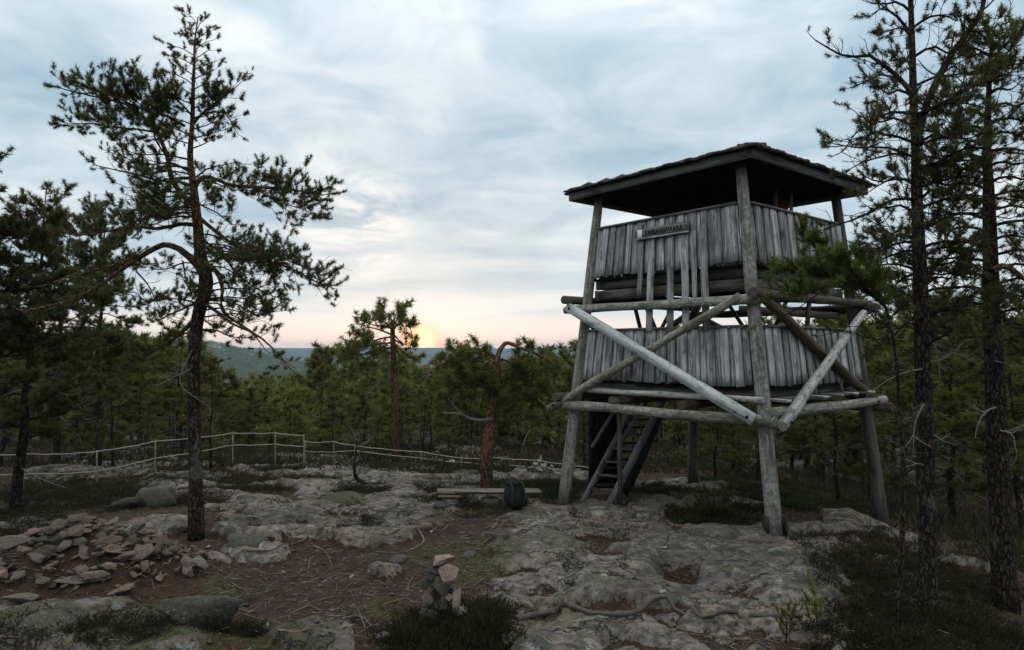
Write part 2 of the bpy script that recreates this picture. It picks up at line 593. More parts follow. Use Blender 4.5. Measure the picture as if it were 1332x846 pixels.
M['soffit'] = wood_mat('shade_toned_board', (.011, .010, .009), (.024, .021, .019), var=.1, bstr=.03)  # near black: shade under the roof and floors is put into the colour
M['ply'] = wood_mat('tan_plywood', (.17, .105, .05), (.26, .17, .085), var=.05)
M['bench'] = wood_mat('bench_plank', (.08, .07, .062), (.235, .215, .195), moss=.4, var=.15)
M['root'] = wood_mat('bleached_root', (.055, .042, .033), (.185, .150, .122), moss=.3, var=.35, scale=.5)
M['dead'] = wood_mat('dead_branch', (.09, .083, .075), (.24, .23, .215), moss=.2, var=.2, scale=.6)


def bark_mat(name, low, high, pale):
    m, T = mat(name)
    g = T.attr('gco', 'Vector')
    tone = T.attr('tone')
    wv = T.vmath('ADD', T.scale(g, (24, 24, 8.5)), T.scale(T.noise(g, 9, 3, .6, color=True), (1.6, 1.6, 1.6)))
    ed = T.voro(wv, 1, 'DISTANCE_TO_EDGE')
    cell = T.voro(wv, 1, 'F1', 'Color')
    n = T.noise(T.scale(g, (22, 22, 10)), 1, 5, .7, .4)
    n2 = T.noise(g, 3.2, 4, .6)
    col = T.mix(tone, low, high)
    pl = T.mix(T.math('MULTIPLY', tone, .6), pale, high)
    sp = T.node('ShaderNodeSeparateXYZ', ins={0: cell}).outputs[0]
    col = T.mix(T.math('MULTIPLY', T.mapr(sp, .35, 1.0), .8), col, pl)
    col = T.mix(T.mapr(n, .36, .60, .75, 0), col, (.014, .011, .009))
    fis = T.mapr(ed, .02, .16, 1, 0)
    col = T.mix(T.math('MULTIPLY', fis, T.math('SUBTRACT', .9, T.math('MULTIPLY', tone, .45))), col, (.011, .009, .007))
    col = T.mix(T.mapr(n2, .56, .70, 0, .55), col, (.13, .135, .115))
    h = T.math('SUBTRACT', T.math('ADD', T.math('MULTIPLY', n, .5), T.math('MULTIPLY', sp, .35)), T.math('MULTIPLY', fis, .7))
    finish(T, col, .95, h, 1.0, .035, spec=.1)
    return m


M['bark'] = bark_mat('pine_bark', (.048, .037, .030), (.12, .060, .034), (.085, .066, .052))
M['bark_warm'] = bark_mat('orange_pine_bark', (.055, .040, .031), (.40, .200, .105), (.13, .085, .06))


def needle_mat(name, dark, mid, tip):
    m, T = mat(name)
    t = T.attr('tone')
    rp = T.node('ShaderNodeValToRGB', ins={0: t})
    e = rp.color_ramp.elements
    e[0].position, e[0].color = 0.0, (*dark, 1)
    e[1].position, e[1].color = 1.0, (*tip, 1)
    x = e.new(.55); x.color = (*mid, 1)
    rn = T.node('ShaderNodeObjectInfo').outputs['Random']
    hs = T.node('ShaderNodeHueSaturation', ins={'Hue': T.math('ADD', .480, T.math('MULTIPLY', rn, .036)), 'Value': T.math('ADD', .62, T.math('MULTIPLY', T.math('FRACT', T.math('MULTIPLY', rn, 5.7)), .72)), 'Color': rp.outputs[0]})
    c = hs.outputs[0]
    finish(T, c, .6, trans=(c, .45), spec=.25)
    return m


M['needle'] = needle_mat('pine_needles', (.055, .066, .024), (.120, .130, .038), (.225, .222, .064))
M['needle_bright'] = needle_mat('bright_pine_needles', (.072, .088, .020), (.150, .170, .036), (.275, .272, .066))
M['needle_wood'] = needle_mat('woodland_needles', (.070, .080, .020), (.150, .162, .036), (.260, .255, .064))
M['heath'] = needle_mat('heather_sprigs', (.026, .021, .014), (.042, .041, .019), (.068, .070, .026))
M['leaf'] = needle_mat('bilberry_leaves', (.030, .042, .013), (.058, .075, .018), (.10, .115, .028))


def ground_mat():
    m, T = mat('outcrop_and_litter')
    pos = T.node('ShaderNodeNewGeometry').outputs['Position']
    rock, moss = T.attr('rock'), T.attr('moss')
    n1 = T.noise(pos, 1.1, 6, .62, .4)
    n2 = T.noise(T.scale(pos, (1, 1.5, 1)), 5.5, 6, .68, .3)
    n3 = T.noise(pos, 24, 5, .7)
    n4 = T.noise(T.vmath('ADD', pos, (7, 3, 1)), 2.7, 6, .68, .6)
    n5 = T.noise(T.vmath('ADD', pos, (27, 13, 4)), 3.6, 5, .65, .4)
    # granite
    n6 = T.noise(T.vmath('ADD', pos, (51, 17, 2)), 62, 4, .75)
    n7 = T.noise(T.vmath('ADD', pos, (5, 71, 2)), 13, 5, .72, .3)
    g = T.mix(T.mapr(n2, .36, .64), (.056, .047, .042), (.215, .186, .170))
    g = T.mix(T.mapr(n1, .52, .66, 0, .7), g, T.mix(T.mapr(n7, .38, .6), (.120, .082, .066), (.270, .185, .152)))
    g = T.mix(T.mapr(n4, .53, .60, 0, .85), g, T.mix(T.mapr(n7, .4, .6), (.026, .027, .022), (.062, .064, .052)))     # black crust lichen
    g = T.mix(T.math('MULTIPLY', T.mapr(n5, .59, .64, 0, .85), T.mapr(n7, .36, .52)), g, (.27, .285, .275))            # pale lichen
    yl = T.noise(T.vmath('ADD', pos, (3, 33, 9)), 4.4, 5, .7, .3)
    g = T.mix(T.math('MULTIPLY', T.mapr(yl, .57, .64, 0, .8), T.mapr(n7, .38, .55)), g, (.125, .125, .050))           # map lichen
    g = T.mix(T.mapr(n7, .48, .37, 0, .75), g, (.030, .027, .023))
    g = T.mix(T.mapr(n6, .60, .70, 0, .45), g, (.30, .285, .27))
    g = T.mix(T.mapr(n6, .43, .34, 0, .7), g, (.022, .02, .018))
    g = T.mix(T.mapr(n3, .60, .70, 0, .3), g, (.25, .22, .205))
    n0 = T.noise(T.vmath('ADD', pos, (61, 7, 3)), .42, 3, .5)
    g = T.mix(T.mapr(n0, .50, .60, 0, .75), g, T.mix(.5, (.052, .047, .042), g))
    g = T.mix(T.mapr(n0, .44, .34, 0, .25), g, (.27, .225, .205))
    ck = T.voro(T.vmath('ADD', T.scale(pos, (.9, 1.7, 1)), T.scale(T.noise(pos, 2.6, 5, .65, color=True), (1.3, 1.3, 1.3))), .55, 'DISTANCE_TO_EDGE')
    g = T.mix(T.mapr(ck, .003, .02, .9, 0), g, (.018, .014, .011))
    # litter of needles and humus
    fl = T.noise(T.scale(pos, (1, .55, 1)), 60, 3, .75)
    l = T.mix(T.mapr(n2, .3, .7), (.017, .0098, .0062), (.058, .032, .0195))
    l = T.mix(T.mapr(fl, .56, .68, 0, .75), l, (.125, .088, .062))
    l = T.mix(T.mapr(n4, .52, .66, 0, .6), l, (.062, .032, .018))
    ms = T.mix(T.mapr(n3, .35, .66), (.016, .019, .008), (.070, .074, .020))
    mk_ = T.math('MULTIPLY', moss, T.mapr(T.math('ADD', n2, T.math('MULTIPLY', n3, .35)), .52, .76))
    # edge of the rock broken up by grain
    e = T.math('ADD', rock, T.math('MULTIPLY', T.math('SUBTRACT', T.math('ADD', n2, T.math('MULTIPLY', n3, .6)), .8), .9))
    rk = T.mapr(e, .34, .44)
    col = T.mix(rk, l, g)
    col = T.mix(mk_, col, ms)
    dist = T.vmath('LENGTH', pos)
    cano = T.mix(T.mapr(T.noise(T.scale(pos, (1, 1, .2)), .035, 8, .8), .36, .64), (.006, .011, .008), (.040, .056, .026))
    col = T.mix(T.mapr(dist, 60, 140), col, cano)
    bh = T.math('ADD', T.math('MULTIPLY', n2, .6), T.math('ADD', T.math('MULTIPLY', n3, .3), T.math('MULTIPLY', n7, .4)))
    bh = T.math('ADD', bh, T.math('MULTIPLY', fl, .15))
    bh = T.math('SUBTRACT', bh, T.math('MULTIPLY', T.mapr(ck, .0, .02, 1, 0), .4))
    finish(T, col, .92, bh, .9, .05, spec=.2)
    return m


def stone_mat(name, cols, lichen=.5):
    m, T = mat(name)
    oi = T.node('ShaderNodeObjectInfo')
    rn = oi.outputs['Random']
    g = T.node('ShaderNodeTexCoord').outputs['Object']
    g = T.vmath('ADD', g, T.node('ShaderNodeCombineXYZ', ins={0: T.math('MULTIPLY', rn, 91.0), 1: rn, 2: rn}).outputs[0])
    rp = T.node('ShaderNodeValToRGB', ins={0: rn})
    el = rp.color_ramp.elements
    el[0].color = (*cols[0], 1); el[1].color = (*cols[-1], 1)
    for i, c in enumerate(cols[1:-1]):
        q = el.new((i + 1) / (len(cols) - 1)); q.color = (*c, 1)
    n1 = T.noise(g, 7, 6, .65, .3)
    n2 = T.noise(g, 30, 4, .7)
    col = T.mix(T.mapr(n1, .38, .62), T.mix(.6, rp.outputs[0], (.04, .035, .03)), rp.outputs[0])
    col = T.mix(T.mapr(n2, .58, .7, 0, .5), col, (.40, .37, .34))
    n3 = T.noise(T.vmath('ADD', g, (4, 4, 4)), 9, 5, .7)
    col = T.mix(T.mapr(n3, .56, .64, 0, lichen), col, (.15, .165, .10))
    finish(T, col, .9, T.math('ADD', n1, T.math('MULTIPLY', n2, .5)), .7, .03, spec=.2)
    return m


M['ground'] = ground_mat()
M['stone'] = stone_mat('broken_stone', [(.27, .175, .14), (.12, .088, .075), (.21, .18, .165), (.32, .21, .17), (.085, .07, .06), (.25, .165, .135), (.14, .12, .105), (.19, .15, .13)], .45)
M['pink_stone'] = stone_mat('pale_pink_stone', [(.40, .28, .23), (.34, .25, .215)], .3)
M['boulder'] = stone_mat('mossy_boulder', [(.10, .092, .082), (.135, .115, .10), (.075, .07, .06)], .8)
M['moss_stone'] = stone_mat('moss_grown_rock', [(.060, .058, .046), (.085, .078, .065), (.05, .05, .038)], .95)
M['pale_stone'] = stone_mat('pale_stone', [(.44, .42, .41), (.34, .33, .32), (.50, .48, .46)], .15)


def plain(name, col, rough=.8, nscale=30, amt=.35, bstr=.3):
    m, T = mat(name)
    g = T.node('ShaderNodeTexCoord').outputs['Object']
    n = T.noise(g, nscale, 4, .6)
    c = T.mix(T.mapr(n, .3, .7), [v * (1 - amt) for v in col], [v * (1 + amt) for v in col])
    finish(T, c, rough, n, bstr, .01)
    return m


M['rope'] = plain('pale_rope', (.27, .245, .21), .9, 60)
M['fence_post'] = plain('thin_post', (.17, .17, .10), .85, 20)
M['iron'] = plain('black_iron', (.014, .013, .012), .55, 40)
M['nylon'] = plain('dark_nylon', (.008, .010, .009), .8, 90)
M['nylon_light'] = plain('olive_nylon', (.028, .032, .026), .8, 90)
M['paper'] = plain('white_paper', (.78, .80, .80), .7, 8, .04, .05)
M['letter'] = plain('carved_letter', (.02, .018, .016), .9, 30)


# ------------------------------------------------------------------ the land: one sheet
def build_ground():
    def axis(lo, hi, step, out_lo, out_hi, n):
        core = np.arange(lo, hi + 1e-6, step)
        g = lambda a, b, n: a + (b - a) * ((np.exp(np.linspace(0, 1, n + 1) * math.log(abs(b - a) / step / 1.2)) - 1) / (abs(b - a) / step / 1.2 - 1))[1:]
        return np.concatenate([g(lo, out_lo, n)[::-1], core, g(hi, out_hi, n)])
    xs = axis(-11.5, 11.5, .05, -6400, 6400, 95)
    ys = axis(5.6, 19.0, .05, -3000, 6400, 105)
    X, Y = np.meshgrid(xs, ys)
    x, y = X.ravel(), Y.ravel()
    z = H(x, y)
    rock, moss = masks(x, y)
    nx, ny = len(xs), len(ys)
    i = (np.arange(ny - 1)[:, None] * nx + np.arange(nx - 1)[None]).ravel()
    Q = np.stack([i, i + 1, i + nx + 1, i + nx], 1)
    me = mk('ground', np.stack([x, y, z], 1), None, Q, M['ground'], True, {'rock': rock, 'moss': moss})
    o = link('ground', me)
    tag(o, 'rocky hilltop of grey and pink granite with brown needle litter', None, None, 'structure')


build_ground()
#@@NEXT

# ------------------------------------------------------------------ the watchtower
TC = np.array([4.13, 13.77, 0.0])
DIRS = {'F': np.array([-.237, -2.41, 0]), 'L': np.array([-2.41, .237, 0]), 'R': np.array([2.41, -.237, 0]), 'B': np.array([.237, 2.41, 0])}


def corner(k, z, extra=0.0):
    s = 1.263 - .0491 * z
    d = DIRS[k]
    p = TC + d * s + d / np.linalg.norm(d) * extra
    if k == 'F': p[0] += .26 * (5.4 - z) / 5.4
    p[2] = z
    return p


def wall(a, b, u, z, off=0.0):
    """point on the battered face between posts a and b; off = outwards"""
    p, q = corner(a, z), corner(b, z)
    v = p + (q - p) * u
    n = DIRS[a] + DIRS[b]
    return v + n / np.linalg.norm(n) * off


def curve(P, n, jit=0.0):
    """smooth line through points"""
    P = np.asarray(P, float)
    if len(P) == 2:
        Q = P[0] + (P[1] - P[0]) * np.linspace(0, 1, n)[:, None]
    else:
        E = np.concatenate([[2 * P[0] - P[1]], P, [2 * P[-1] - P[-2]]])
        t = np.linspace(0, len(P) - 1 - 1e-6, n)
        i = t.astype(int); f = (t - i)[:, None]
        p0, p1, p2, p3 = E[i], E[i + 1], E[i + 2], E[i + 3]
        Q = .5 * ((2 * p1) + (-p0 + p2) * f + (2 * p0 - 5 * p1 + 4 * p2 - p3) * f ** 2 + (-p0 + 3 * p1 - 3 * p2 + p3) * f ** 3)
    if jit:
        N = NR.normal(size=Q.shape) * jit
        N[0] = 0
        k = np.cumsum(N, 0) * .5
        Q = Q + k - np.linspace(0, 1, n)[:, None] * k[-1] * .6
    return Q


def log_part(name, p, q, r0, r1, m, parent, sides=12, bend=.02):
    a = Acc()
    P = curve([p, q], 9, bend)
    rr = np.linspace(r0, r1, 9) * .93 * (1 + .05 * NR.normal(size=9))
    a.tube(P, rr, sides, rough=.10)
    o = a.part(name, M[m], parent, smooth=False)
    me = o.data
    for f in me.polygons:
        f.use_smooth = len(f.vertices) == 4
    return o


def build_tower():
    t = thing('watchtower', (TC[0], TC[1], -.2), 'grey weathered wooden watchtower on four log legs with a hipped shingle roof', 'watchtower')
    # posts
    for k, gz in (('F', 0), ('L', -.23), ('R', -.5), ('B', -.4)):
        top = 6.05
        a = Acc()
        b = corner(k, 0); b = corner(k, hz(b[0], b[1]) - .12)
        P = curve([b, corner(k, top)], 10, .008)
        r = np.linspace(.130, .090, 10)
        a.tube(P, r, 8 if k == 'F' else 12, rough=.09)
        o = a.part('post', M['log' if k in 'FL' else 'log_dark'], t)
        if k == 'F':
            for s in (-1, 1):
                br = Acc()
                q = corner('F', .1) + np.array([s * .150, -.02, 0])
                q[2] = b[2] + .26
                br.beam(q - (0, 0, .25), q + (0, 0, .16), .18, .022, (1, 0, 0))
                br.part('post_bracket', M['iron'], o)
        o['label'] = {'F': 'front corner post, pale and flat hewn', 'L': 'left corner post', 'R': 'right corner post, dark', 'B': 'rear corner post, dark'}[k]

    # board cladding: parapets of the two storeys on four faces
    faces = (('L', 'F'), ('F', 'R'), ('R', 'B'), ('B', 'L'))
    long_left = {.45: 3.24, .574: 3.24, .662: 3.24, .771: 3.24, .382: 3.92, .715: 3.7}
    for fi, (a, b) in enumerate(faces):
        for lvl, (z0, z1) in enumerate(((2.30, 3.28), (4.37, 5.36))):
            u0, u1 = .035, .965
            c0, c1 = wall(a, b, u0, z1, .045), wall(a, b, u1, z1, .045)
            rail = Acc()
            rail.beam(wall(a, b, u0, z1 + .012, .02), wall(a, b, u1, z1 + .012, .02), .13, .035, segs=6, jit=.02)
            pr = rail.part('parapet', M['fascia'], t)
            pr['label'] = ('lower' if lvl == 0 else 'upper') + ' board parapet with a flat top rail'
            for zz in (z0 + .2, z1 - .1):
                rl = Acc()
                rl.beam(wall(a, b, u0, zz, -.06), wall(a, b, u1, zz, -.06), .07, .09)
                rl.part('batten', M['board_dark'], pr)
            w0 = np.linalg.norm(wall(a, b, 1, z1) - wall(a, b, 0, z1))
            u = u0
            i = 0
            while u < u1 - .012:
                w = rnd.uniform(.085, .165) / w0
                if u + w > u1 - .012: w = u1 - u
                um = u + w / 2
                over = i % 2
                bz = z0 + rnd.uniform(-.02, .02)
                tz = z1 - .008
                off = .012 + (.030 if over else 0)
                ww = w * w0 * (1.22 if over else .99)
                p, q = wall(a, b, um, bz, off), wall(a, b, um, tz, off)
                nrm = np.cross(q - p, wall(a, b, 1, z1) - wall(a, b, 0, z1)); nrm /= np.linalg.norm(nrm)
                nrm = nrm * rnd.choice((-1, 1)) + NR.normal(size=3) * .03
                bd = Acc()
                bd.beam(p, q, ww, .024, tuple(nrm), 5, .07)
                bd.part('board', M['board'], pr)
                u += w
                i += 1
            if fi == 0 and lvl == 1:
                for ul, zl in long_left.items():
                    ex = Acc()
                    w = .14 if zl < 3.5 else .10
                    p, q = wall(a, b, ul, zl, .073), wall(a, b, ul, z1 - .25 - rnd.random() * .3, .073)
                    nrm = np.cross(q - p, wall(a, b, 1, z1) - wall(a, b, 0, z1)); nrm /= np.linalg.norm(nrm)
                    ex.beam(p, q, w, .026, tuple(nrm), 7, .06)
                    ex.part('board', M['board'], pr)

    # sign on the upper parapet
    sa, sb, sz0, sz1 = .345, .700, 4.985, 5.185
    p, q = wall('L', 'F', sa, (sz0 + sz1) / 2, .115), wall('L', 'F', sb, (sz0 + sz1) / 2, .115)
    ex_ = (q - p) / np.linalg.norm(q - p)
    nn = DIRS['L'] + DIRS['F']; nn = nn / np.linalg.norm(nn)
    up = np.array([0, 0, 1.0])
    a = Acc(); a.beam(p, q, .032, sz1 - sz0, (0, 0, 1), 4, .03)
    sg = a.part('sign_board', M['fascia'], t)
    a = Acc(); a.beam(p + nn * .02 - up * .088, q + nn * .02 - up * .088, .03, .028, (0, 0, 1))
    a.part('sign_ledge', M['board'], sg)
    a = Acc(); c = p + ex_ * .125 + nn * .023 + up * .0
    a.box(c, ex_ * .058, nn * .002, up * .088)
    a.part('paper_note', M['paper'], sg)
    cu = bpy.data.curves.new('sign_lettering', 'FONT')
    cu.body = 'KIUKAANVAARA'
    cu.size = .115; cu.extrude = .003; cu.space_character = 1.12; cu.offset = .0025
    tmp = bpy.data.objects.new('sign_lettering', cu)
    COL.objects.link(tmp)
    dg = bpy.context.evaluated_depsgraph_get()
    me = bpy.data.meshes.new_from_object(tmp.evaluated_get(dg))
    bpy.data.objects.remove(tmp)
    me.materials.clear(); me.materials.append(M['letter'])
    lo = link('sign_lettering', me, sg)
    wdt = max(v.co.x for v in me.vertices)
    sc = .86 / wdt
    o0 = p + ex_ * .245 + nn * .0205 - up * .03 - np.array(t.location)
    mw = Matrix(((ex_[0] * sc, 0, nn[0], o0[0]), (ex_[1] * sc, 0, nn[1], o0[1]), (ex_[2] * sc, sc * 1.15, nn[2], o0[2]), (0, 0, 0, 1)))
    me.transform(mw)

    # horizontal logs, upper and lower ring; ends run past the posts
    def ring(a, b, z, off, ea, eb, r, m, name='log_beam'):
        pa, pb = wall(a, b, 0, z, off), wall(a, b, 1, z, off)
        d = (pb - pa) / np.linalg.norm(pb - pa)
        return log_part(name, pa - d * ea, pb + d * eb, r, r * .93, m, t)
    ring('L', 'F', 3.72, .20, .40, .12, .092, 'log')
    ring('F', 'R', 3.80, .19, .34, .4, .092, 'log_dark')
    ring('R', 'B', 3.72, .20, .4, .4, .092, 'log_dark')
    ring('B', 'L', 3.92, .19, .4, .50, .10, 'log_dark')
    ring('L', 'F', 1.76, .20, .10, .30, .10, 'log')
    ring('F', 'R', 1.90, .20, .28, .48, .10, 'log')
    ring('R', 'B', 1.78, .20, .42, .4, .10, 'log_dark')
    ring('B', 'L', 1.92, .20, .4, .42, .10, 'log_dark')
    ring('L', 'F', 2.10, .17, -.30, .10, .058, 'log_light')
    # joists under the lower floor with ends on the log
    for u in (.28, .66):
        p, q = wall('L', 'F', u, 1.93, .24), wall('B', 'R', u, 1.93, .1)
        log_part('joist', p, q, .085, .08, 'log_dark', t)
    # inner dark beams under the upper storey
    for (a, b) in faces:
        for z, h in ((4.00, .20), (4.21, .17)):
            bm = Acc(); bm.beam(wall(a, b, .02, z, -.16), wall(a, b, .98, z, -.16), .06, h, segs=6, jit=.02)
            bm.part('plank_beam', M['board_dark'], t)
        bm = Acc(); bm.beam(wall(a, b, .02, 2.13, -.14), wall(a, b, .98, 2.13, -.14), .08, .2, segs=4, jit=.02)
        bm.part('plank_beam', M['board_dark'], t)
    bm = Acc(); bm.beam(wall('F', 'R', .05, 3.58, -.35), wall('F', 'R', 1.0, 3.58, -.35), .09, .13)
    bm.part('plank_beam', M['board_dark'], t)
    # floors of planks
    for z, n in ((2.24, 20), (4.32, 18)):
        for i in range(n):
            u0 = (i + .5) / n
            p, q = wall('L', 'F', u0, z, -.03), wall('B', 'R', u0, z, -.03)
            fl = Acc(); fl.beam(p, q, 3.2 / n * .95, .035, (0, 0, 1))
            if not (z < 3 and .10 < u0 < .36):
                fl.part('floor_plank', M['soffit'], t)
    # the walkway planks that stick out on the right
    for i in range(16):
        u0 = .08 + i * .057
        p, q = wall('F', 'R', u0, 2.08 + rnd.uniform(-.012, .012), .27 + rnd.uniform(-.04, .04)), wall('F', 'R', u0, 2.09, -.3)
        fl = Acc(); fl.beam(p, q, .165, .04, (0, 0, 1))
        fl.part('floor_plank', M['board_dark' if i % 3 else 'board'], t)
    for u in (.45, .72):
        q = Acc(); q.beam(wall('F', 'R', u, 2.08, .05), wall('F', 'R', u, 2.38, .05), .045, .05, (1, 0, 0))
        q.part('strut', M['stair'], t)

    # braces
    a = Acc()
    p, q = wall('L', 'F', -.055, 3.78, .335), wall('L', 'F', 1.005, 1.80, .335)
    nn2 = nn
    a.beam(p, q, .185, .09, tuple(nn2), 6, .03)
    br = a.part('brace', M['beam_light'], t); br['label'] = 'pale squared brace'
    bt = Acc()
    for e, s in ((p, 1), (q, -1)):
        c = e + (q - p) / np.linalg.norm(q - p) * .1 * s + nn * .05
        bt.tube([c - nn * .005, c + nn * .02], [.028, .022], 8)
    bt.part('bolt_head', M['iron'], br)
    for (a_, b_, u, z, off) in (('L', 'F', .955, 3.72, .30), ('L', 'F', -.08, 1.76, .31), ('F', 'R', .95, 3.60, .39), ('F', 'R', .0, 1.78, .475), ('L', 'F', .02, 3.72, .30), ('F', 'R', .02, 3.80, .29), ('F', 'R', .98, 1.90, .30), ('L', 'F', .98, 1.76, .31)):
        c = wall(a_, b_, u, z, off); n_ = DIRS[a_] + DIRS[b_]; n_ = n_ / np.linalg.norm(n_)
        q_ = Acc(); q_.tube([c - n_ * .02, c + n_ * .015], [.026, .022], 8); q_.part('bolt_head', M['iron'], t)
    log_part('brace', wall('L', 'F', -.13, 1.66, .20), wall('L', 'F', .985, 3.74, .24), .092, .078, 'log', t)
    log_part('brace', wall('F', 'R', -.03, 1.72, .36), wall('F', 'R', .955, 3.62, .30), .100, .078, 'log_light', t)
    log_part('brace', wall('F', 'R', -.02, 3.80, .16), wall('F', 'R', 1.06, 1.86, .16), .09, .10, 'log_dark', t)
    log_part('brace', wall('R', 'B', 0, 1.8, .25), wall('R', 'B', 1.0, 3.7, .25), .09, .09, 'log_dark', t)
    log_part('brace', wall('B', 'L', .0, 1.8, .25), wall('B', 'L', 1.05, 3.75, .25), .09, .09, 'log_dark', t)
    log_part('brace', wall('B', 'L', .02, 3.75, .15), wall('B', 'L', 1.0, 1.8, .15), .08, .08, 'log_dark', t)
    # thin knee braces in the gap between storeys
    for (a_, b_) in faces:
        for u, du in ((.30, .14), (.72, -.14)):
            kb = Acc(); kb.beam(wall(a_, b_, u, 4.05, -.3), wall(a_, b_, u + du, 3.2, -.22), .07, .05, tuple(nn))
            kb.part('knee_brace', M['board_dark'], t)
    # bolts through log ends at the front corner
    # inner posts and the tan panel seen over the parapet
    ip = []
    for px in (1009, 1029):
        c = at(px, 258, 13.55); ip.append(c)
        a = Acc(); a.beam((c[0], c[1], 4.34), (c[0], c[1], 6.35), .055, .055, (1, 0, 0))
        a.part('inner_post', M['board'], t)
    a = Acc(); a.beam(((ip[0][0] + ip[1][0]) / 2, 13.6, 4.36), ((ip[0][0] + ip[1][0]) / 2, 13.6, 5.98), .22, .02, (0, 1, 0))
    a.part('tan_panel', M['ply'], t)

    # roof: ceiling, fascia, shingles
    zc, ze, kx = 6.05, 6.66, 1.22
    ctr = np.array([TC[0], TC[1], 0.0])

    def eave(k, z=zc, f=1.0):
        v = ctr + DIRS[k] * kx * f
        v[2] = z
        return v
    order = 'LFRB'
    apex = np.array([TC[0], TC[1], ze])
    Vv = [eave(k, zc + .075, .985) for k in order] + [apex - (0, 0, .02)]
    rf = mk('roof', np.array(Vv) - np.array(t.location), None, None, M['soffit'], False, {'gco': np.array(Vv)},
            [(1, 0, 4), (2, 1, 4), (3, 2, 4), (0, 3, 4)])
    roof = link('roof', rf, t)
    roof['label'] = 'low hipped roof with dark boarded underside'
    # boarded ceiling under the rafters
    for k0, k1 in zip(order, order[1:] + order[0]):
        a = Acc()
        p, q = eave(k0, zc + .01), eave(k1, zc + .01)
        d = (q - p) / np.linalg.norm(q - p)
        a.beam(p - d * .0, q + d * .0, .032, .165, (0, 0, 1), 8, .02)
        a.part('fascia', M['fascia'], roof)
    for k in order:
        a = Acc(); a.beam(eave(k, zc + .02, .97), apex - (0, 0, .1), .07, .10)
        a.part('rafter', M['soffit'], roof)
    for i in range(16):
        # ceiling boards across, their ends cut along the eaves
        f0, f1 = -1 + i / 8 + .004, -1 + (i + 1) / 8 - .004
        B_ = []
        for f in (f0, f1):
            for sd in ('L', 'R'):
                v = ctr + DIRS[sd] * kx * .985 * (1 - abs(f)) + DIRS['F'] * kx * .985 * f
                v[2] = zc + .02 + .006 * (i % 2)
                B_.append(v)
        Vb = np.array(B_ + [v + (0, 0, .025) for v in B_])
        link('ceiling_board', mk('ceiling_board', Vb - np.array(t.location), None, None, M['soffit'], False, {'gco': Vb[:, [1, 2, 0]]},
                                 [(0, 1, 3, 2), (4, 6, 7, 5), (0, 4, 5, 1), (2, 3, 7, 6), (0, 2, 6, 4), (1, 5, 7, 3)]), roof)
    stuff = Acc()
    for k0, k1 in zip(order, order[1:] + order[0]):
        p0, p1 = eave(k0), eave(k1)
        L = np.linalg.norm(p1 - p0)
        mid = (p0 + p1) / 2
        dv = apex - mid
        dv[2] = ze - zc
        dl = np.linalg.norm(dv); dvn = dv / dl
        ax = (p1 - p0) / L
        nrm = np.cross(ax, dvn); nrm /= np.linalg.norm(nrm)
        if nrm[2] < 0: nrm = -nrm
        rows = int(dl / .24)
        for r_ in range(rows):
            f = r_ / rows
            half = L / 2 * (1 - f)
            x = -half - (.03 if r_ == 0 else 0)
            while x < half:
                w = rnd.uniform(.10, .17)
                c = mid + dvn * (f * dl + .10) + ax * (x + w / 2) + nrm * (.115 + rnd.uniform(-.006, .022))
                dd = dvn * (.19 if r_ == 0 else .17) + nrm * (-.02) + ax * rnd.uniform(-.008, .008)
                tgt = Acc() if r_ == 0 else stuff
                tgt.beam(c - dd - (dvn * rnd.uniform(.0, .035)), c + dd, w * .96, .030 + rnd.random() * .016, tuple(nrm), 1)
                if r_ == 0:
                    tgt.part('shingle', M['shingle'], roof)
                x += w
    o = stuff.part('shingles', M['shingle'], roof)
    o['kind'] = 'stuff'
    # hip caps
    for k in order:
        a = Acc()
        for j in range(9):
            f0, f1 = j / 9, (j + 1.15) / 9
            p = eave(k) + (apex - eave(k)) * f0 + (0, 0, .155); q = eave(k) + (apex - eave(k)) * f1 + (0, 0, .15)
            a.beam(p, q, .16 + rnd.random() * .04, .035)
        a.part('hip_cap', M['shingle'], roof)

    # stair from the ground up through the lower floor, with a boarded side
    st = []
    b0, b1 = ground(758, 652), ground(792, 656)
    dz = 2.3
    run = np.array([1.75, 1.75, 0])
    stair = None
    for i, b in enumerate((b0, b1)):
        p = b + np.array([0, 0, -.03]); q = b + run + np.array([0, 0, dz - b[2]])
        a = Acc(); a.beam(p, q, .045, .17, (0, 0, 1), 4, .02)
        if stair is None:
            stair = a.part('stair', M['stair'], t)
        else:
            a.part('stringer', M['stair'], stair)
        st.append((p, q))
    for i in range(1, 10):
        f = i / 10
        p, q = st[0][0] + (st[0][1] - st[0][0]) * f, st[1][0] + (st[1][1] - st[1][0]) * f
        a = Acc(); a.beam(p, q, .16, .035, (0, 0, 1))
        a.part('tread', M['board_dark'], stair)
    # handrails
    for (p, q) in st:
        a = Acc(); a.beam(p + (0, 0, .78) + (q - p) * .12, q + (0, 0, .55) - (q - p) * .15, .04, .07, (0, 0, 1))
        a.part('handrail', M['stair'], stair)
    # upper half is a wider flight with carriage boards coloured dark for the shade under the floor
    p, q = at(812, 640, 13.9), at(858, 538, 15.2)
    for off in (0, .55):
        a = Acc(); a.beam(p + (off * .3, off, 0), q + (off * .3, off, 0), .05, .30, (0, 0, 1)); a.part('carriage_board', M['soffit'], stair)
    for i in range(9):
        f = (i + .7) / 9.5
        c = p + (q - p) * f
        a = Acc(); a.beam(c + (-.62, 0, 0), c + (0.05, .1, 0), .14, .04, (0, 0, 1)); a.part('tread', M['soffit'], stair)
    a = Acc(); c = at(806, 600, 13.7); g0 = hz(c[0], c[1]); a.beam((c[0], c[1], g0 - .05), (c[0], c[1], 2.1), .09, .09, (1, 0, 0))
    a.part('newel_post', M['log_dark'], stair)
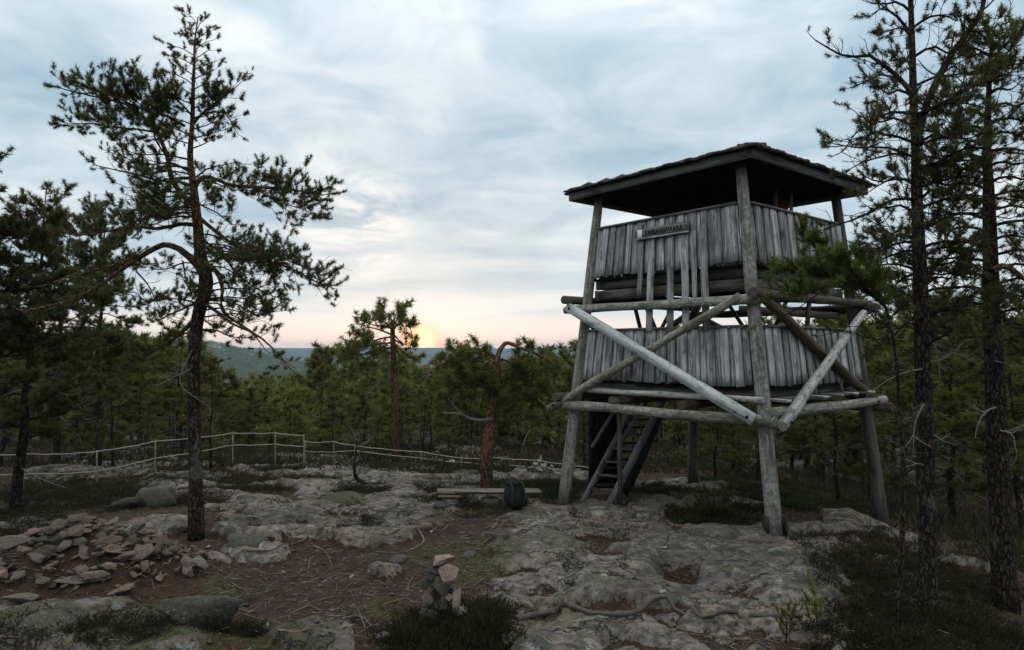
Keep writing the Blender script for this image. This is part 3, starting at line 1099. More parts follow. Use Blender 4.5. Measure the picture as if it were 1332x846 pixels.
    # boarded shaft behind the left post
    for i in range(6):
        c = at(769 + i * 6.6, 560, 15.0 + .06 * i)
        a = Acc(); a.beam((c[0], c[1], hz(c[0], c[1]) + .12), (c[0], c[1], 2.12), .118, .025, (0, 1, 0), 4, .03)
        a.part('shaft_board', M['soffit'], t)
    return t


build_tower()

# ------------------------------------------------------------------ pines
class Tree:
    """a trunk with limbs, side shoots and twigs, and tufts of needles on the twigs"""
    def __init__(s, seed):
        s.r = np.random.default_rng(seed)
        s.wood = Acc()
        s.trunk = Acc()
        s.dead = Acc()
        s.extra = []
        s.tp, s.ta, s.ts, s.tt = [], [], [], []
        s.twigs = []

    def own(s, name, m=None, label=None):
        a = Acc(); s.extra.append((name, a, m, label))
        return a

    def tuft(s, p, a, size, tint=None):
        s.tp.append(p); s.ta.append(a); s.ts.append(size)
        s.tt.append(s.r.beta(2, 2.6) if tint is None else tint)

    def rv(s):
        v = s.r.normal(size=3)
        return v / (np.linalg.norm(v) + 1e-9)

    def shoot(s, p, d, L, r, tuft_p, tsize, twig_gap, twig_len, lift=.35, acc=None, fullness=1.0, lod=0):
        """a side branch with its twigs"""
        n = 5
        P = [np.array(p, float)]
        d = d / np.linalg.norm(d)
        for i in range(n - 1):
            d = d + s.rv() * .22 + np.array([0, 0, lift * .22])
            d /= np.linalg.norm(d)
            P.append(P[-1] + d * L / (n - 1))
        P = np.array(P)
        (acc or s.wood).tube(P, np.linspace(r, max(r * .35, .003), n), 3 if lod else 4, .25, False)
        if twig_gap:
            k = int(L / twig_gap * (.7 + .6 * s.r.random()))
            for _ in range(k):
                f = .15 + .85 * s.r.random()
                j = min(int(f * (n - 1)), n - 2)
                q = P[j] + (P[j + 1] - P[j]) * (f * (n - 1) - j)
                td = (P[j + 1] - P[j]); td /= np.linalg.norm(td) + 1e-9
                e = td * .7 + s.rv() * .8 + np.array([0, 0, .35 * lift / .35])
                e /= np.linalg.norm(e)
                l = twig_len * (.5 + s.r.random())
                s.twigs.append((q, q + e * l, max(r * .3, .003), acc or s.wood))
                if s.r.random() < tuft_p:
                    s.tuft(q + e * l * .8, e + np.array([0, 0, .3]), tsize * (.7 + .6 * s.r.random()))
                    if fullness > 1 and s.r.random() < fullness - 1:
                        s.tuft(q + e * l * .35, e, tsize * .8)
        if s.r.random() < tuft_p * 1.2:
            s.tuft(P[-1], d + np.array([0, 0, .25]), tsize * (.8 + .6 * s.r.random()))

    def limb(s, P, r0, r1, side=.6, gap=.14, t0=.3, bare=.0, tuft_p=.8, tsize=.13, twig_gap=.10, twig_len=.14, droop=0.0, lift=.35, tone=.35,
             acc=None, n=None, jit=.012, full=1.0, lod=0, bare_side=None, wide=0.0):
        L = sum(np.linalg.norm(np.subtract(P[i + 1], P[i])) for i in range(len(P) - 1))
        n = n or max(6, int(L / .13))
        C = curve(P, n, jit)
        (acc or s.wood).tube(C, np.linspace(r0, r1, n), 4 if lod else 6, tone, False, .08)
        T = np.gradient(C, axis=0)
        T /= np.linalg.norm(T, axis=1)[:, None] + 1e-9
        k = int(L * (1 - t0 * .5) / gap)
        for _ in range(k):
            f = s.r.random() ** .8
            if f < t0:
                # inner, bare part: thin dead shoots
                if s.r.random() < (bare_side if bare_side is not None else .35):
                    j = int(f * (n - 1))
                    e = T[j] * .5 + s.rv() * .8 + np.array([0, 0, -.15])
                    s.shoot(C[j], e, side * (.4 + .5 * s.r.random()), max(r1 * .5, .004), .06, tsize * .7, twig_gap * 1.4, twig_len * 1.2, .1, acc, lod=lod)
                continue
            j = min(int(f * (n - 1)), n - 1)
            side_v = np.cross(T[j], [0, 0, 1.0]) * (1 if s.r.random() < .5 else -1)
            e = T[j] * (.75 - .35 * wide) + side_v * (.25 + .6 * s.r.random()) + s.rv() * (.35 + .45 * wide) + np.array([0, 0, .22 - droop])
            l = side * (1.05 - .55 * f) * (.55 + .75 * s.r.random())
            tp = tuft_p if s.r.random() > bare else .04
            s.shoot(C[j], e, l, max(r1 * .6, .0045), tp, tsize, twig_gap, twig_len, lift, acc, full, lod)
        s.shoot(C[-1], T[-1] + np.array([0, 0, .1]), side * .5, r1, tuft_p, tsize, twig_gap, twig_len, lift, acc, full, lod)
        return C

    def twig_mesh(s):
        accs = []
        for t in s.twigs:
            if not any(t[3] is a for a in accs): accs.append(t[3])
        for acc in accs:
            tw = [t for t in s.twigs if t[3] is acc]
            A = np.array([t[0] for t in tw]); B = np.array([t[1] for t in tw]); rr = np.array([t[2] for t in tw])
            D = B - A
            D /= np.linalg.norm(D, axis=1)[:, None] + 1e-9
            X = np.cross(D, s.r.normal(size=D.shape)); X /= np.linalg.norm(X, axis=1)[:, None] + 1e-9
            Y = np.cross(D, X)
            n = len(tw)
            V = np.empty((n, 6, 3))
            for k in range(3):
                a = k * 2 * math.pi / 3
                o = X * math.cos(a) + Y * math.sin(a)
                V[:, k] = A + o * rr[:, None]
                V[:, 3 + k] = B + o * rr[:, None] * .5
            b = np.arange(n)[:, None] * 6
            Q = np.concatenate([b + np.array([[k, (k + 1) % 3, 3 + (k + 1) % 3, 3 + k]]) for k in range(3)])
            acc.add(V.reshape(-1, 3), Q, None, None, .25)

    def needles(s, per=34, ln=.062, wd=.0045):
        P = np.array(s.tp); A = np.array(s.ta); Z = np.array(s.ts); tint = np.array(s.tt)
        A = A / (np.linalg.norm(A, axis=1)[:, None] + 1e-9)
        n = len(P)
        P = np.repeat(P, per, 0); A = np.repeat(A, per, 0); Z = np.repeat(Z, per); tint = np.repeat(tint, per)
        m = len(P)
        X = np.cross(A, s.r.normal(size=A.shape)); X /= np.linalg.norm(X, axis=1)[:, None] + 1e-9
        th = R(108) - R(90) * s.r.random(m)
        D = A * np.cos(th)[:, None] + X * np.sin(th)[:, None]
        k = s.r.random(m)
        base = P + A * ((k - .70) * .75 * Z)[:, None]
        l = ln * (Z / .13) * (.75 + .5 * s.r.random(m))
        D += s.r.normal(size=D.shape) * .12
        W = np.cross(D, s.r.normal(size=D.shape)); W /= np.linalg.norm(W, axis=1)[:, None] + 1e-9
        w = wd * (Z / .13)
        V = np.empty((m, 3, 3))
        V[:, 0] = base + W * w[:, None]
        V[:, 1] = base - W * w[:, None]
        V[:, 2] = base + D * l[:, None]
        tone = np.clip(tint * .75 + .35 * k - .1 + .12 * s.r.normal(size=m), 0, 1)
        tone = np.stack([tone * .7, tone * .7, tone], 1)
        return V.reshape(-1, 3), np.arange(m * 3).reshape(-1, 3), tone.ravel()

    def build(s, name, org, label, group=None, bark='bark', needle='needle', per=34, ln=.062, wd=.0045, cat='pine tree'):
        s.twig_mesh()
        t = thing(name, org, label, cat, group)
        s.trunk.part('trunk', M[bark], t, smooth=True)
        if s.wood.n: s.wood.part('branches', M[bark], t, smooth=True)
        if s.dead.n: s.dead.part('dead_branches', M['dead'], t, smooth=True)['kind'] = 'stuff'
        for nm, a, m, lb in s.extra:
            o = a.part(nm, M[m or bark], t, smooth=True)
            if lb: o['label'] = lb
        if s.tp:
            V, Tn, tone = s.needles(per, ln, wd)
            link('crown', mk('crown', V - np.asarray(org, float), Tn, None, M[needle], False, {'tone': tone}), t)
        return t


def px_line(pts, Y):
    """(px, py, nearer/farther offset) -> points in space round distance Y"""
    return [at(p[0], p[1], Y + (p[2] if len(p) > 2 else 0)) for p in pts]


# ---- the big pine on the left
def left_pine():
    Y = 10.2
    t = Tree(101)
    foot = ground(255, 703); Y = foot[1]
    tr = px_line([(255, 712), (255, 640), (253, 560), (252, 500), (254, 440), (259, 405), (267, 378), (266, 355), (260, 333), (257, 300), (254, 272), (250, 240), (246, 205), (249, 160), (250, 120), (252, 80), (253, 50), (257, 22)], Y)
    C = curve(tr, 46, .004)
    rad = np.interp(np.linspace(0, 17, 46), range(18), [.130, .105, .098, .093, .092, .096, .105, .102, .090, .078, .070, .056, .045, .036, .028, .020, .014, .008])
    h = np.linspace(0, 1, 46)
    t.trunk.tube(C, rad, 12, np.clip((h - .3) / .35, 0, 1) * .55, True, .10)
    B = dict(tsize=.118, twig_gap=.10, twig_len=.14, wide=.7)
    # the long arching limb to the left and its fork
    t.limb(px_line([(262, 352), (246, 336), (229, 323), (210, 321), (190, 331), (168, 346), (140, 364), (105, 384), (70, 395, .2), (32, 404, .4)], Y), .062, .014, .55, .08, .5, .25, full=1.4, tone=.6, acc=t.own('arching_limb'), **B)
    t.limb(px_line([(190, 331), (165, 340, -.2), (130, 352, -.5), (95, 360, -.9), (60, 372, -1.1)], Y), .026, .008, .5, .10, .4, .3, tone=.5, **B)
    t.limb(px_line([(178, 336), (176, 350, -.1), (186, 362, -.2), (196, 375, -.3), (205, 395, -.4), (215, 410, -.5)], Y), .018, .005, .45, .10, .25, .5, tone=.5, **B)
    # hooked branch to the right that hangs down
    t.limb(px_line([(262, 345), (276, 348), (288, 360), (291, 378), (289, 396), (296, 410), (318, 424), (340, 440, -.2), (358, 458, -.3), (378, 482, -.4)], Y), .046, .006, .5, .08, .6, .45, tone=.6, acc=t.own('hooked_limb'), **B)
    t.limb(px_line([(266, 395), (285, 408, -.3), (300, 420, -.5), (325, 432, -.7), (345, 455, -.9)], Y), .03, .006, .55, .10, .4, .45, tone=.4, **B)
    t.limb(px_line([(238, 340), (240, 355, -.2), (243, 372, -.3), (250, 385, -.3), (246, 398, -.4)], Y), .014, .004, .35, .10, .2, .7, tone=.3, **B)
    # right, upper
    t.limb(px_line([(252, 248), (262, 232), (278, 232), (300, 240), (330, 243, .1), (362, 246, .2), (395, 250, .2), (418, 254, .2)], Y), .042, .010, .78, .034, .40, .05, full=1.8, tone=.5, **B)
    t.limb(px_line([(330, 243), (352, 256, -.3), (378, 268, -.5), (404, 276, -.6)], Y), .016, .006, .62, .040, .2, .1, full=1.6, **B)
    t.limb(px_line([(250, 235), (268, 222, .3), (290, 215, .6), (312, 212, .8), (322, 225, .8)], Y), .018, .004, .4, .09, .9, 1.0, tone=.3, **B)
    # right, middle
    t.limb(px_line([(256, 280), (272, 294), (292, 310), (315, 326), (345, 340), (378, 350), (408, 366), (424, 372)], Y), .036, .009, .75, .036, .34, .12, full=1.7, tone=.5, **B)
    t.limb(px_line([(300, 316), (330, 322, .5), (362, 334, .8), (395, 348, 1.0), (415, 352, 1.0)], Y), .018, .006, .66, .045, .3, .1, full=1.6, **B)
    t.limb(px_line([(260, 310), (290, 330, .5), (310, 356, .9), (330, 372, 1.1), (352, 384, 1.2)], Y), .018, .006, .5, .10, .4, .3, **B)
    # upper left fork
    t.limb(px_line([(253, 268), (236, 254), (222, 232), (216, 205), (208, 178), (190, 156), (170, 140), (140, 130), (112, 122), (85, 116)], Y), .046, .009, .66, .046, .34, .05, full=1.8, tone=.5, **B)
    t.limb(px_line([(205, 172), (180, 168, .3), (150, 165, .5), (120, 160, .6), (92, 160, .6)], Y), .02, .007, .62, .038, .2, .08, full=1.7, **B)
    t.limb(px_line([(214, 200), (200, 178, -.4), (198, 150, -.6), (180, 128, -.8), (175, 108, -.9)], Y), .016, .006, .6, .040, .15, .05, full=1.7, **B)
    t.limb(px_line([(240, 164), (218, 152, -.2), (190, 145, -.5), (160, 132, -.8), (130, 120, -.9), (120, 108, -.9)], Y), .024, .007, .62, .038, .2, .08, full=1.7, **B)
    # upper right
    t.limb(px_line([(249, 165), (262, 148), (278, 136), (296, 122), (310, 112)], Y), .022, .006, .55, .038, .15, .05, full=1.8, **B)
    t.limb(px_line([(250, 155), (272, 146, .3), (290, 146, .4), (302, 160, .5), (308, 172, .5)], Y), .016, .005, .4, .045, .35, .15, full=1.5, **B)
    t.limb(px_line([(249, 150), (236, 136, -.3), (224, 122, -.5), (216, 110, -.6)], Y), .016, .005, .4, .055, .2, .05, full=1.5, **B)
    # left, middle, half bare
    t.limb(px_line([(251, 243), (232, 236), (205, 234), (180, 226), (155, 222), (130, 216)], Y), .028, .007, .5, .10, .3, .75, tone=.4, **B)
    t.limb(px_line([(249, 225), (222, 212, .4), (190, 212, .7), (165, 204, .9), (140, 196, 1.0)], Y), .02, .006, .45, .10, .4, .8, tone=.3, **B)
    t.limb(px_line([(255, 293), (232, 292), (205, 297), (178, 296), (150, 300), (118, 306), (90, 306)], Y), .036, .008, .58, .05, .35, .25, full=1.6, tone=.4, **B)
    t.limb(px_line([(252, 265), (228, 272, -.4), (200, 270, -.8), (170, 276, -1.0), (150, 282, -1.2)], Y), .022, .006, .5, .055, .35, .25, full=1.5, **B)
    t.limb(px_line([(254, 285), (240, 278, .5), (220, 284, .9), (190, 282, 1.3), (165, 288, 1.5)], Y), .02, .006, .5, .055, .3, .2, full=1.5, **B)
    t.limb(px_line([(252, 258), (264, 268, -.4), (282, 276, -.7), (300, 292, -1.0)], Y), .018, .005, .5, .08, .2, .2, full=1.3, **B)
    # low dark limbs on the left
    t.limb(px_line([(254, 415), (238, 432), (222, 446), (200, 458), (180, 470), (160, 486)], Y), .034, .008, .5, .055, .35, .2, tone=.2, full=1.5, **B)
    t.limb(px_line([(254, 395), (236, 402, .5), (215, 412, .8), (200, 420, 1.0)], Y), .02, .006, .5, .08, .2, .25, full=1.3, **B)
    t.limb(px_line([(256, 402), (270, 420, .6), (290, 425, 1.0), (310, 410, 1.3)], Y), .016, .006, .45, .09, .2, .3, **B)
    # many lesser branches fill the middle of the crown
    r = random.Random(31)
    for i in range(38):
        py = r.uniform(205, 440)
        x0 = np.interp(py, [200, 272, 300, 355, 378, 405, 440], [246, 254, 257, 266, 267, 259, 254])
        sg = r.choice((-1, -1, 1)) if py < 300 else r.choice((-1, 1, 1))
        w = r.uniform(40, 100) * (1.0 if py > 300 or sg < 0 else .6)
        dd = r.uniform(-1.3, 1.3)
        rise = r.uniform(-10, 22)
        t.limb(px_line([(x0, py), (x0 + sg * w * .4, py + rise * .3 - 4, dd * .4), (x0 + sg * w * .75, py + rise * .8, dd * .8), (x0 + sg * w, py + rise - 4, dd)], Y), .016, .005, .55, .075, .35, r.choice((.15, .3, .6)), tone=.3, full=1.25, **B)
    # top
    for k in range(26):
        f = k / 25
        py = 185 - 160 * f
        x0 = np.interp(py, [22, 50, 80, 120, 160, 205], [257, 253, 252, 250, 249, 246])
        sgn = -1 if k % 2 else 1
        w = np.interp(py, [20, 45, 70, 100, 135, 185], [6, 20, 32, 26, 34, 46]) * r.uniform(.7, 1.2)
        dz = rnd.uniform(-.5, .5)
        t.limb(px_line([(x0, py + 9), (x0 + sgn * w * .5, py + 3 - 4 * f, dz * .6), (x0 + sgn * w * .95, py - 4, dz)], Y), .011 * (1.2 - .6 * f), .004, .25, .07, .2, .08, n=6, full=1.4, tsize=.10, twig_gap=.09, twig_len=.10, wide=.4)
    # dead limb
    t.limb(px_line([(250, 455), (243, 472), (236, 488), (236, 500), (246, 512), (268, 527)], Y - .1), .013, .004, .25, .12, 0, 1, tuft_p=0, acc=t.own('dead_branch', 'dead'))
    t.limb(px_line([(248, 480), (230, 490, -.2), (210, 500, -.3)], Y - .1), .01, .003, .25, .12, 0, 1, tuft_p=0, acc=t.own('dead_branch', 'dead'))
    return t.build('pine_tree', foot, 'tall gnarled pine with an arching limb standing beside the rubble pile', None, 'bark_warm', 'needle', 72, .060, .0042)


left_pine()


def pine(seed, h, r0, lean=(0, 0), crown0=.35, spread=1.6, nl=26, tsize=.14, lod=0, gap=.11, dead=8, taper=.8, full=1.2, bare=.15, top_round=.5, mult=1.0):
    """a free-grown pine in its own coordinates, foot at the origin"""
    t = Tree(seed)
    n = 16
    zz = np.linspace(-.15, h, n)
    wob = np.cumsum(t.r.normal(size=(n, 2)) * .035 * h / 8, 0)
    wob -= wob[0]
    C = np.stack([wob[:, 0] + lean[0] * (zz / h) , wob[:, 1] + lean[1] * (zz / h), zz], 1)
    rad = r0 * (1 - .93 * np.linspace(0, 1, n) ** taper)
    rad[0] *= 1.25
    t.trunk.tube(C, rad, 7 if lod else 11, np.clip((np.linspace(0, 1, n) - .35) * 1.6, 0, .9), True, .09)
    for i in range(nl):
        f = crown0 + (1 - crown0) * ((i + t.r.random()) / nl) ** .9
        f = min(f, .985)
        p = np.array([np.interp(f * h, C[:, 2], C[:, k]) for k in range(2)] + [f * h])
        g = (f - crown0) / (1 - crown0)
        prof = (g + .25) ** .4 * (1 - g) ** top_round * 1.25 + .08
        L = spread * prof * (.6 + .6 * t.r.random())
        az = t.r.random() * 2 * math.pi
        up = .05 + .5 * g + t.r.normal() * .15
        d = np.array([math.cos(az), math.sin(az), up])
        P = [p]
        for k in range(4):
            d = d + t.rv() * .25 + np.array([0, 0, -.10 if k < 2 else .16])
            d /= np.linalg.norm(d)
            P.append(P[-1] + d * L / 4)
        rr = np.interp(f * h, zz, rad) * .42
        t.limb(P, max(rr, .008), .006, .42 * min(1, L) * mult, gap, .25, bare, tsize=tsize, full=full, lod=lod, twig_gap=.11 * (1.7 if lod else 1), twig_len=.14 * (1.3 if lod else 1), n=7 if lod else None, bare_side=.1 if lod else .3)
    for i in range(dead):
        f = .12 + (crown0 + .1) * t.r.random()
        p = np.array([np.interp(f * h, C[:, 2], C[:, k]) for k in range(2)] + [f * h])
        az = t.r.random() * 2 * math.pi
        d = np.array([math.cos(az), math.sin(az), .1])
        P = [p]
        for k in range(4):
            d = d + t.rv() * .4 + np.array([0, 0, -.12]); d /= np.linalg.norm(d)
            P.append(P[-1] + d * spread * (.12 + .1 * t.r.random()))
        t.limb(P, .014, .004, .3, .2, 0, 1, tuft_p=0, acc=t.dead, lod=1, twig_gap=.12, twig_len=.15)
    return t


def move(t, org):
    org = np.asarray(org, float)
    for a in (t.wood, t.trunk, t.dead):
        a.V = [v + org for v in a.V]
    t.tp = [p + org for p in t.tp]
    t.twigs = [(a + org, b + org, r, d) for a, b, r, d in t.twigs]


def plant(t, org, *a, **k):
    move(t, org)
    return t.build('pine_tree', org, *a, **k)


# ---- dark pines on the far left
g = ground(22, 668)
plant(pine(202, 6.2, .115, (.25, .1), .22, 1.35, 54, gap=.045, full=1.8, dead=10, bare=.05), g, 'dark bushy pine at the left edge in front of the rope', None, 'bark', 'needle', 44, .078, .0052)
g = ground(125, 606)
plant(pine(203, 8.0, .12, (-.1, .2), .34, 1.85, 60, gap=.045, full=1.7, dead=14, bare=.1), g, 'slim dark pine behind the rope, its crown merging with the arching limb', None, 'bark', 'needle', 44, .078, .0052)
g = at(70, 560, 21.5); g[2] = hz(g[0], g[1])
plant(pine(204, 7.8, .12, (.2, 0), .25, 2.0, 50, gap=.05, full=1.7, dead=10, bare=.05), g, 'dark pine beyond the rope between the two left trunks', None, 'bark', 'needle', 44, .078, .0052)
g = at(-52, 600, 12.5); g[2] = hz(g[0], g[1])
plant(pine(205, 6.6, .12, (.3, 0), .2, 1.5, 44, gap=.05, full=1.7, dead=8, bare=.05), g, 'dark pine cut off by the left edge of the photo', None, 'bark', 'needle', 44, .078, .0052)


# ---- the two pines on the right
def right_pine():
    t = Tree(301)
    g = at(1209, 840, 7.7); g[2] = hz(g[0], g[1]); Y = g[1]
    zt = [(1209, 860), (1208, 720), (1205, 600), (1203, 500), (1201, 400), (1196, 300), (1193, 200), (1190, 100), (1186, 0), (1184, -60), (1180, -130)]
    P = px_line(zt, Y); P[0] = np.array([P[0][0], P[0][1], g[2] - .1])
    C = curve(P, 34, .005)
    t.trunk.tube(C, np.interp(np.linspace(0, 10, 34), range(11), [.115, .098, .092, .088, .080, .064, .050, .038, .028, .02, .008]), 12, np.clip(np.linspace(-.3, .6, 34), 0, 1), True, .12)
    B = dict(tsize=.105, twig_len=.12, wide=.6)
    L = t.limb
    # big fork up to the right
    L(px_line([(1196, 170), (1205, 140), (1222, 100), (1240, 66), (1262, 40), (1278, 8), (1288, -40)], Y), .045, .02, .42, .075, .2, .45, tone=.2, full=1.1, **B)
    L(px_line([(1240, 66), (1256, 60, .2), (1275, 66, .3), (1290, 74, .4), (1308, 60, .4), (1325, 36, .5)], Y), .016, .006, .36, .07, .25, .3, full=1.3, **B)
    L(px_line([(1199, 150), (1215, 140, -.3), (1240, 128, -.5), (1270, 112, -.7), (1300, 100, -.8)], Y), .022, .008, .45, .065, .25, .3, full=1.3, **B)
    # lichened, mostly bare branches to the left
    L(px_line([(1193, 130), (1178, 112), (1165, 98), (1150, 85), (1130, 72), (1105, 74), (1085, 66), (1062, 52)], Y), .03, .007, .34, .055, .25, .55, tone=.1, **B)
    L(px_line([(1188, 50), (1175, 30), (1160, 16), (1145, 12), (1132, 20)], Y), .02, .006, .3, .07, .2, .6, tone=.1, **B)
    L(px_line([(1193, 118), (1170, 105, .4), (1148, 96, .7), (1128, 104, .9), (1112, 112, 1.0)], Y), .02, .006, .38, .06, .25, .35, full=1.2, **B)
    L(px_line([(1195, 152), (1178, 146), (1150, 148), (1130, 158), (1112, 172), (1098, 194)], Y), .02, .006, .34, .09, .25, .8, tone=.1, **B)
    L(px_line([(1196, 205), (1172, 200, .2), (1140, 206, .3), (1112, 216, .5), (1096, 228, .5)], Y), .018, .005, .36, .09, .3, .8, **B)
    L(px_line([(1196, 190), (1165, 178, -.5), (1140, 172, -.8), (1124, 185, -1.0)], Y), .018, .006, .4, .06, .2, .2, full=1.3, **B)
    L(px_line([(1197, 262), (1170, 258), (1142, 270), (1112, 286), (1080, 296), (1060, 300)], Y), .022, .006, .4, .08, .3, .5, **B)
    L(px_line([(1197, 240), (1172, 232, .4), (1148, 238, .6), (1130, 250, .8)], Y), .018, .006, .42, .06, .25, .2, full=1.3, **B)
    # right side
    for (y0, y1, dd, ex) in ((210, 200, -.5, 1330), (235, 238, .5, 1300), (180, 176, .6, 1280), (262, 262, -.2, 1325), (290, 284, .6, 1310), (315, 322, -.5, 1290), (345, 350, .3, 1290), (375, 380, -.3, 1270), (405, 412, .4, 1280)):
        L(px_line([(1198, y0 + 8), (1222, y0, dd * .3), (1255, y1 - 8, dd * .6), (ex, y1, dd)], Y), .022, .007, .48, .052, .25, .1, full=1.5, tone=.2, **B)
    # left, nearer the tower
    for (y0, y1, dd, ex) in ((300, 318, .5, 1130), (330, 345, .7, 1120), (362, 385, .5, 1125), (400, 425, .4, 1120), (425, 452, -.2, 1140), (318, 330, -.5, 1140)):
        L(px_line([(1200, y0), (1180, y0 - 4, dd * .3), (1155, y1 - 10, dd * .6), (ex, y1, dd)], Y), .02, .006, .46, .055, .25, .12, full=1.5, tone=.2, **B)
    r = random.Random(12)
    for i in range(26):
        y0 = -30 + 490 * i / 26
        x0 = np.interp(y0, [-60, 100, 300, 500], [1184, 1190, 1196, 1203])
        sg = 1 if i % 2 else -1
        w = r.uniform(45, 110) * (.6 if y0 < 90 and sg < 0 else 1)
        dd = r.uniform(-1.0, 1.0)
        L(px_line([(x0, y0 + 10), (x0 + sg * w * .35, y0 - 4, dd * .4), (x0 + sg * w * .7, y0 + r.uniform(-8, 6), dd * .8), (x0 + sg * w, y0 + r.uniform(-16, 4), dd)], Y), .018, .006, .42, .052, .25, .35 if y0 < 150 else .1, full=1.5, tone=.15, **B)
    # dead twigs lower on the stem
    for (pts) in ([(1203, 480), (1175, 485), (1150, 498), (1132, 512)], [(1206, 560), (1222, 570), (1230, 575)], [(1205, 470), (1222, 470), (1240, 458), (1262, 470)], [(1204, 440), (1218, 452), (1222, 490)], [(1205, 520), (1192, 545), (1188, 580)], [(1206, 610), (1196, 604), (1186, 606)]):
        L(px_line(pts, Y - .05), .012, .004, .3, .10, 0, 1, tuft_p=0, acc=t.own('dead_branch', 'dead'), tone=.1)
    t.build('pine_tree', g, 'lichened pine with bare crooked branches on the right, nearest the tower', None, 'bark', 'needle', 54, .060, .0041)

    # the fresh green bough that reaches in front of the tower grows from a lower stem of this tree's neighbour
    return Y


YR = right_pine()


def bough():
    t = Tree(311)
    foot = at(1168, 846, YR - .45); foot[2] = hz(foot[0], foot[1])
    Y = foot[1]
    C = curve([foot - (0, 0, .1), at(1176, 640, Y), at(1170, 520, Y), at(1162, 440, Y), at(1150, 395, Y)], 16, .006)
    t.trunk.tube(C, np.linspace(.028, .012, 16), 7, .1, True, .1)
    B = dict(tsize=.115, twig_len=.10, full=1.8)
    L = t.limb
    L(px_line([(1152, 400), (1128, 380), (1100, 368), (1070, 360), (1040, 352), (1014, 356)], Y), .014, .006, .36, .022, .05, .0, **B)
    L(px_line([(1110, 372), (1090, 350, .1), (1068, 330, .15), (1048, 310, .2), (1042, 296, .2)], Y), .01, .005, .28, .024, .1, .0, **B)
    L(px_line([(1100, 368), (1075, 376, -.1), (1045, 384, -.2), (1018, 388, -.2)], Y), .01, .005, .30, .026, .1, .0, **B)
    L(px_line([(1130, 382), (1115, 360, -.2), (1100, 345, -.3), (1090, 336, -.3)], Y), .01, .005, .30, .026, .1, .0, **B)
    L(px_line([(1150, 396), (1140, 370, .2), (1128, 350, .3), (1120, 335, .4)], Y), .01, .005, .32, .032, .1, .05, **B)
    L(px_line([(1070, 378), (1040, 400, .1), (1010, 415, .1), (985, 425, .1)], Y), .007, .004, .14, .11, .3, .2, tsize=.09, twig_len=.08)
    L(px_line([(1162, 440), (1130, 440), (1100, 430), (1070, 436)], Y), .008, .004, .2, .10, .3, .2, tsize=.10, twig_len=.08)
    t.build('pine_tree', foot, 'slender young pine reaching a fresh green bough in front of the tower', None, 'bark', 'needle_bright', 56, .068, .0040)


bough()


def far_right_pine():
    t = Tree(302)
    g = ground(1308, 792); Y = g[1]
    P = px_line([(1310, 800), (1304, 700), (1299, 600), (1295, 500), (1291, 420), (1289, 330), (1286, 250), (1284, 180), (1286, 120), (1290, 60), (1293, 40)], Y)
    C = curve(P, 32, .005)
    t.trunk.tube(C, np.interp(np.linspace(0, 10, 32), range(11), [.15, .125, .12, .112, .10, .082, .064, .045, .032, .018, .006]), 12, np.clip(np.linspace(-.4, .7, 32), 0, 1), True, .12)
    B = dict(tsize=.11, wide=.6)
    r = random.Random(7)
    for i in range(44):
        y0 = 50 + 420 * (i / 44)
        x0 = np.interp(y0, [40, 120, 180, 330, 500], [1293, 1286, 1284, 1289, 1295])
        sg = 1 if i % 2 else -1
        w = np.interp(y0, [50, 110, 200, 330, 470], [16, 45, 75, 95, 80]) * r.uniform(.7, 1.25)
        dd = r.uniform(-.9, .9)
        t.limb(px_line([(x0, y0 + 6), (x0 + sg * w * .35, y0 - 2, dd * .4), (x0 + sg * w * .7, y0 + 2, dd * .8), (x0 + sg * w, y0 - 6, dd)], Y), .022, .006, .5, .055, .25, .2, tone=.25, full=1.5, **B)
    t.limb(px_line([(1291, 352), (1305, 345), (1318, 352), (1332, 362), (1350, 380)], Y - .1), .045, .02, .4, .1, .6, .3, tone=.6, acc=t.own('curved_branch', 'bark_warm', 'reddish curved branch'), **B)
    for pts in ([(1294, 470), (1310, 476), (1325, 488)], [(1296, 530), (1280, 540), (1270, 560)], [(1300, 560), (1316, 566), (1322, 590)]):
        t.limb(px_line(pts, Y - .15), .012, .004, .3, .12, 0, 1, tuft_p=0, acc=t.own('dead_branch', 'dead'))
    t.build('pine_tree', g, 'thick dark pine at the right edge with a reddish curved branch', None, 'bark', 'needle', 46, .074, .0046)


far_right_pine()


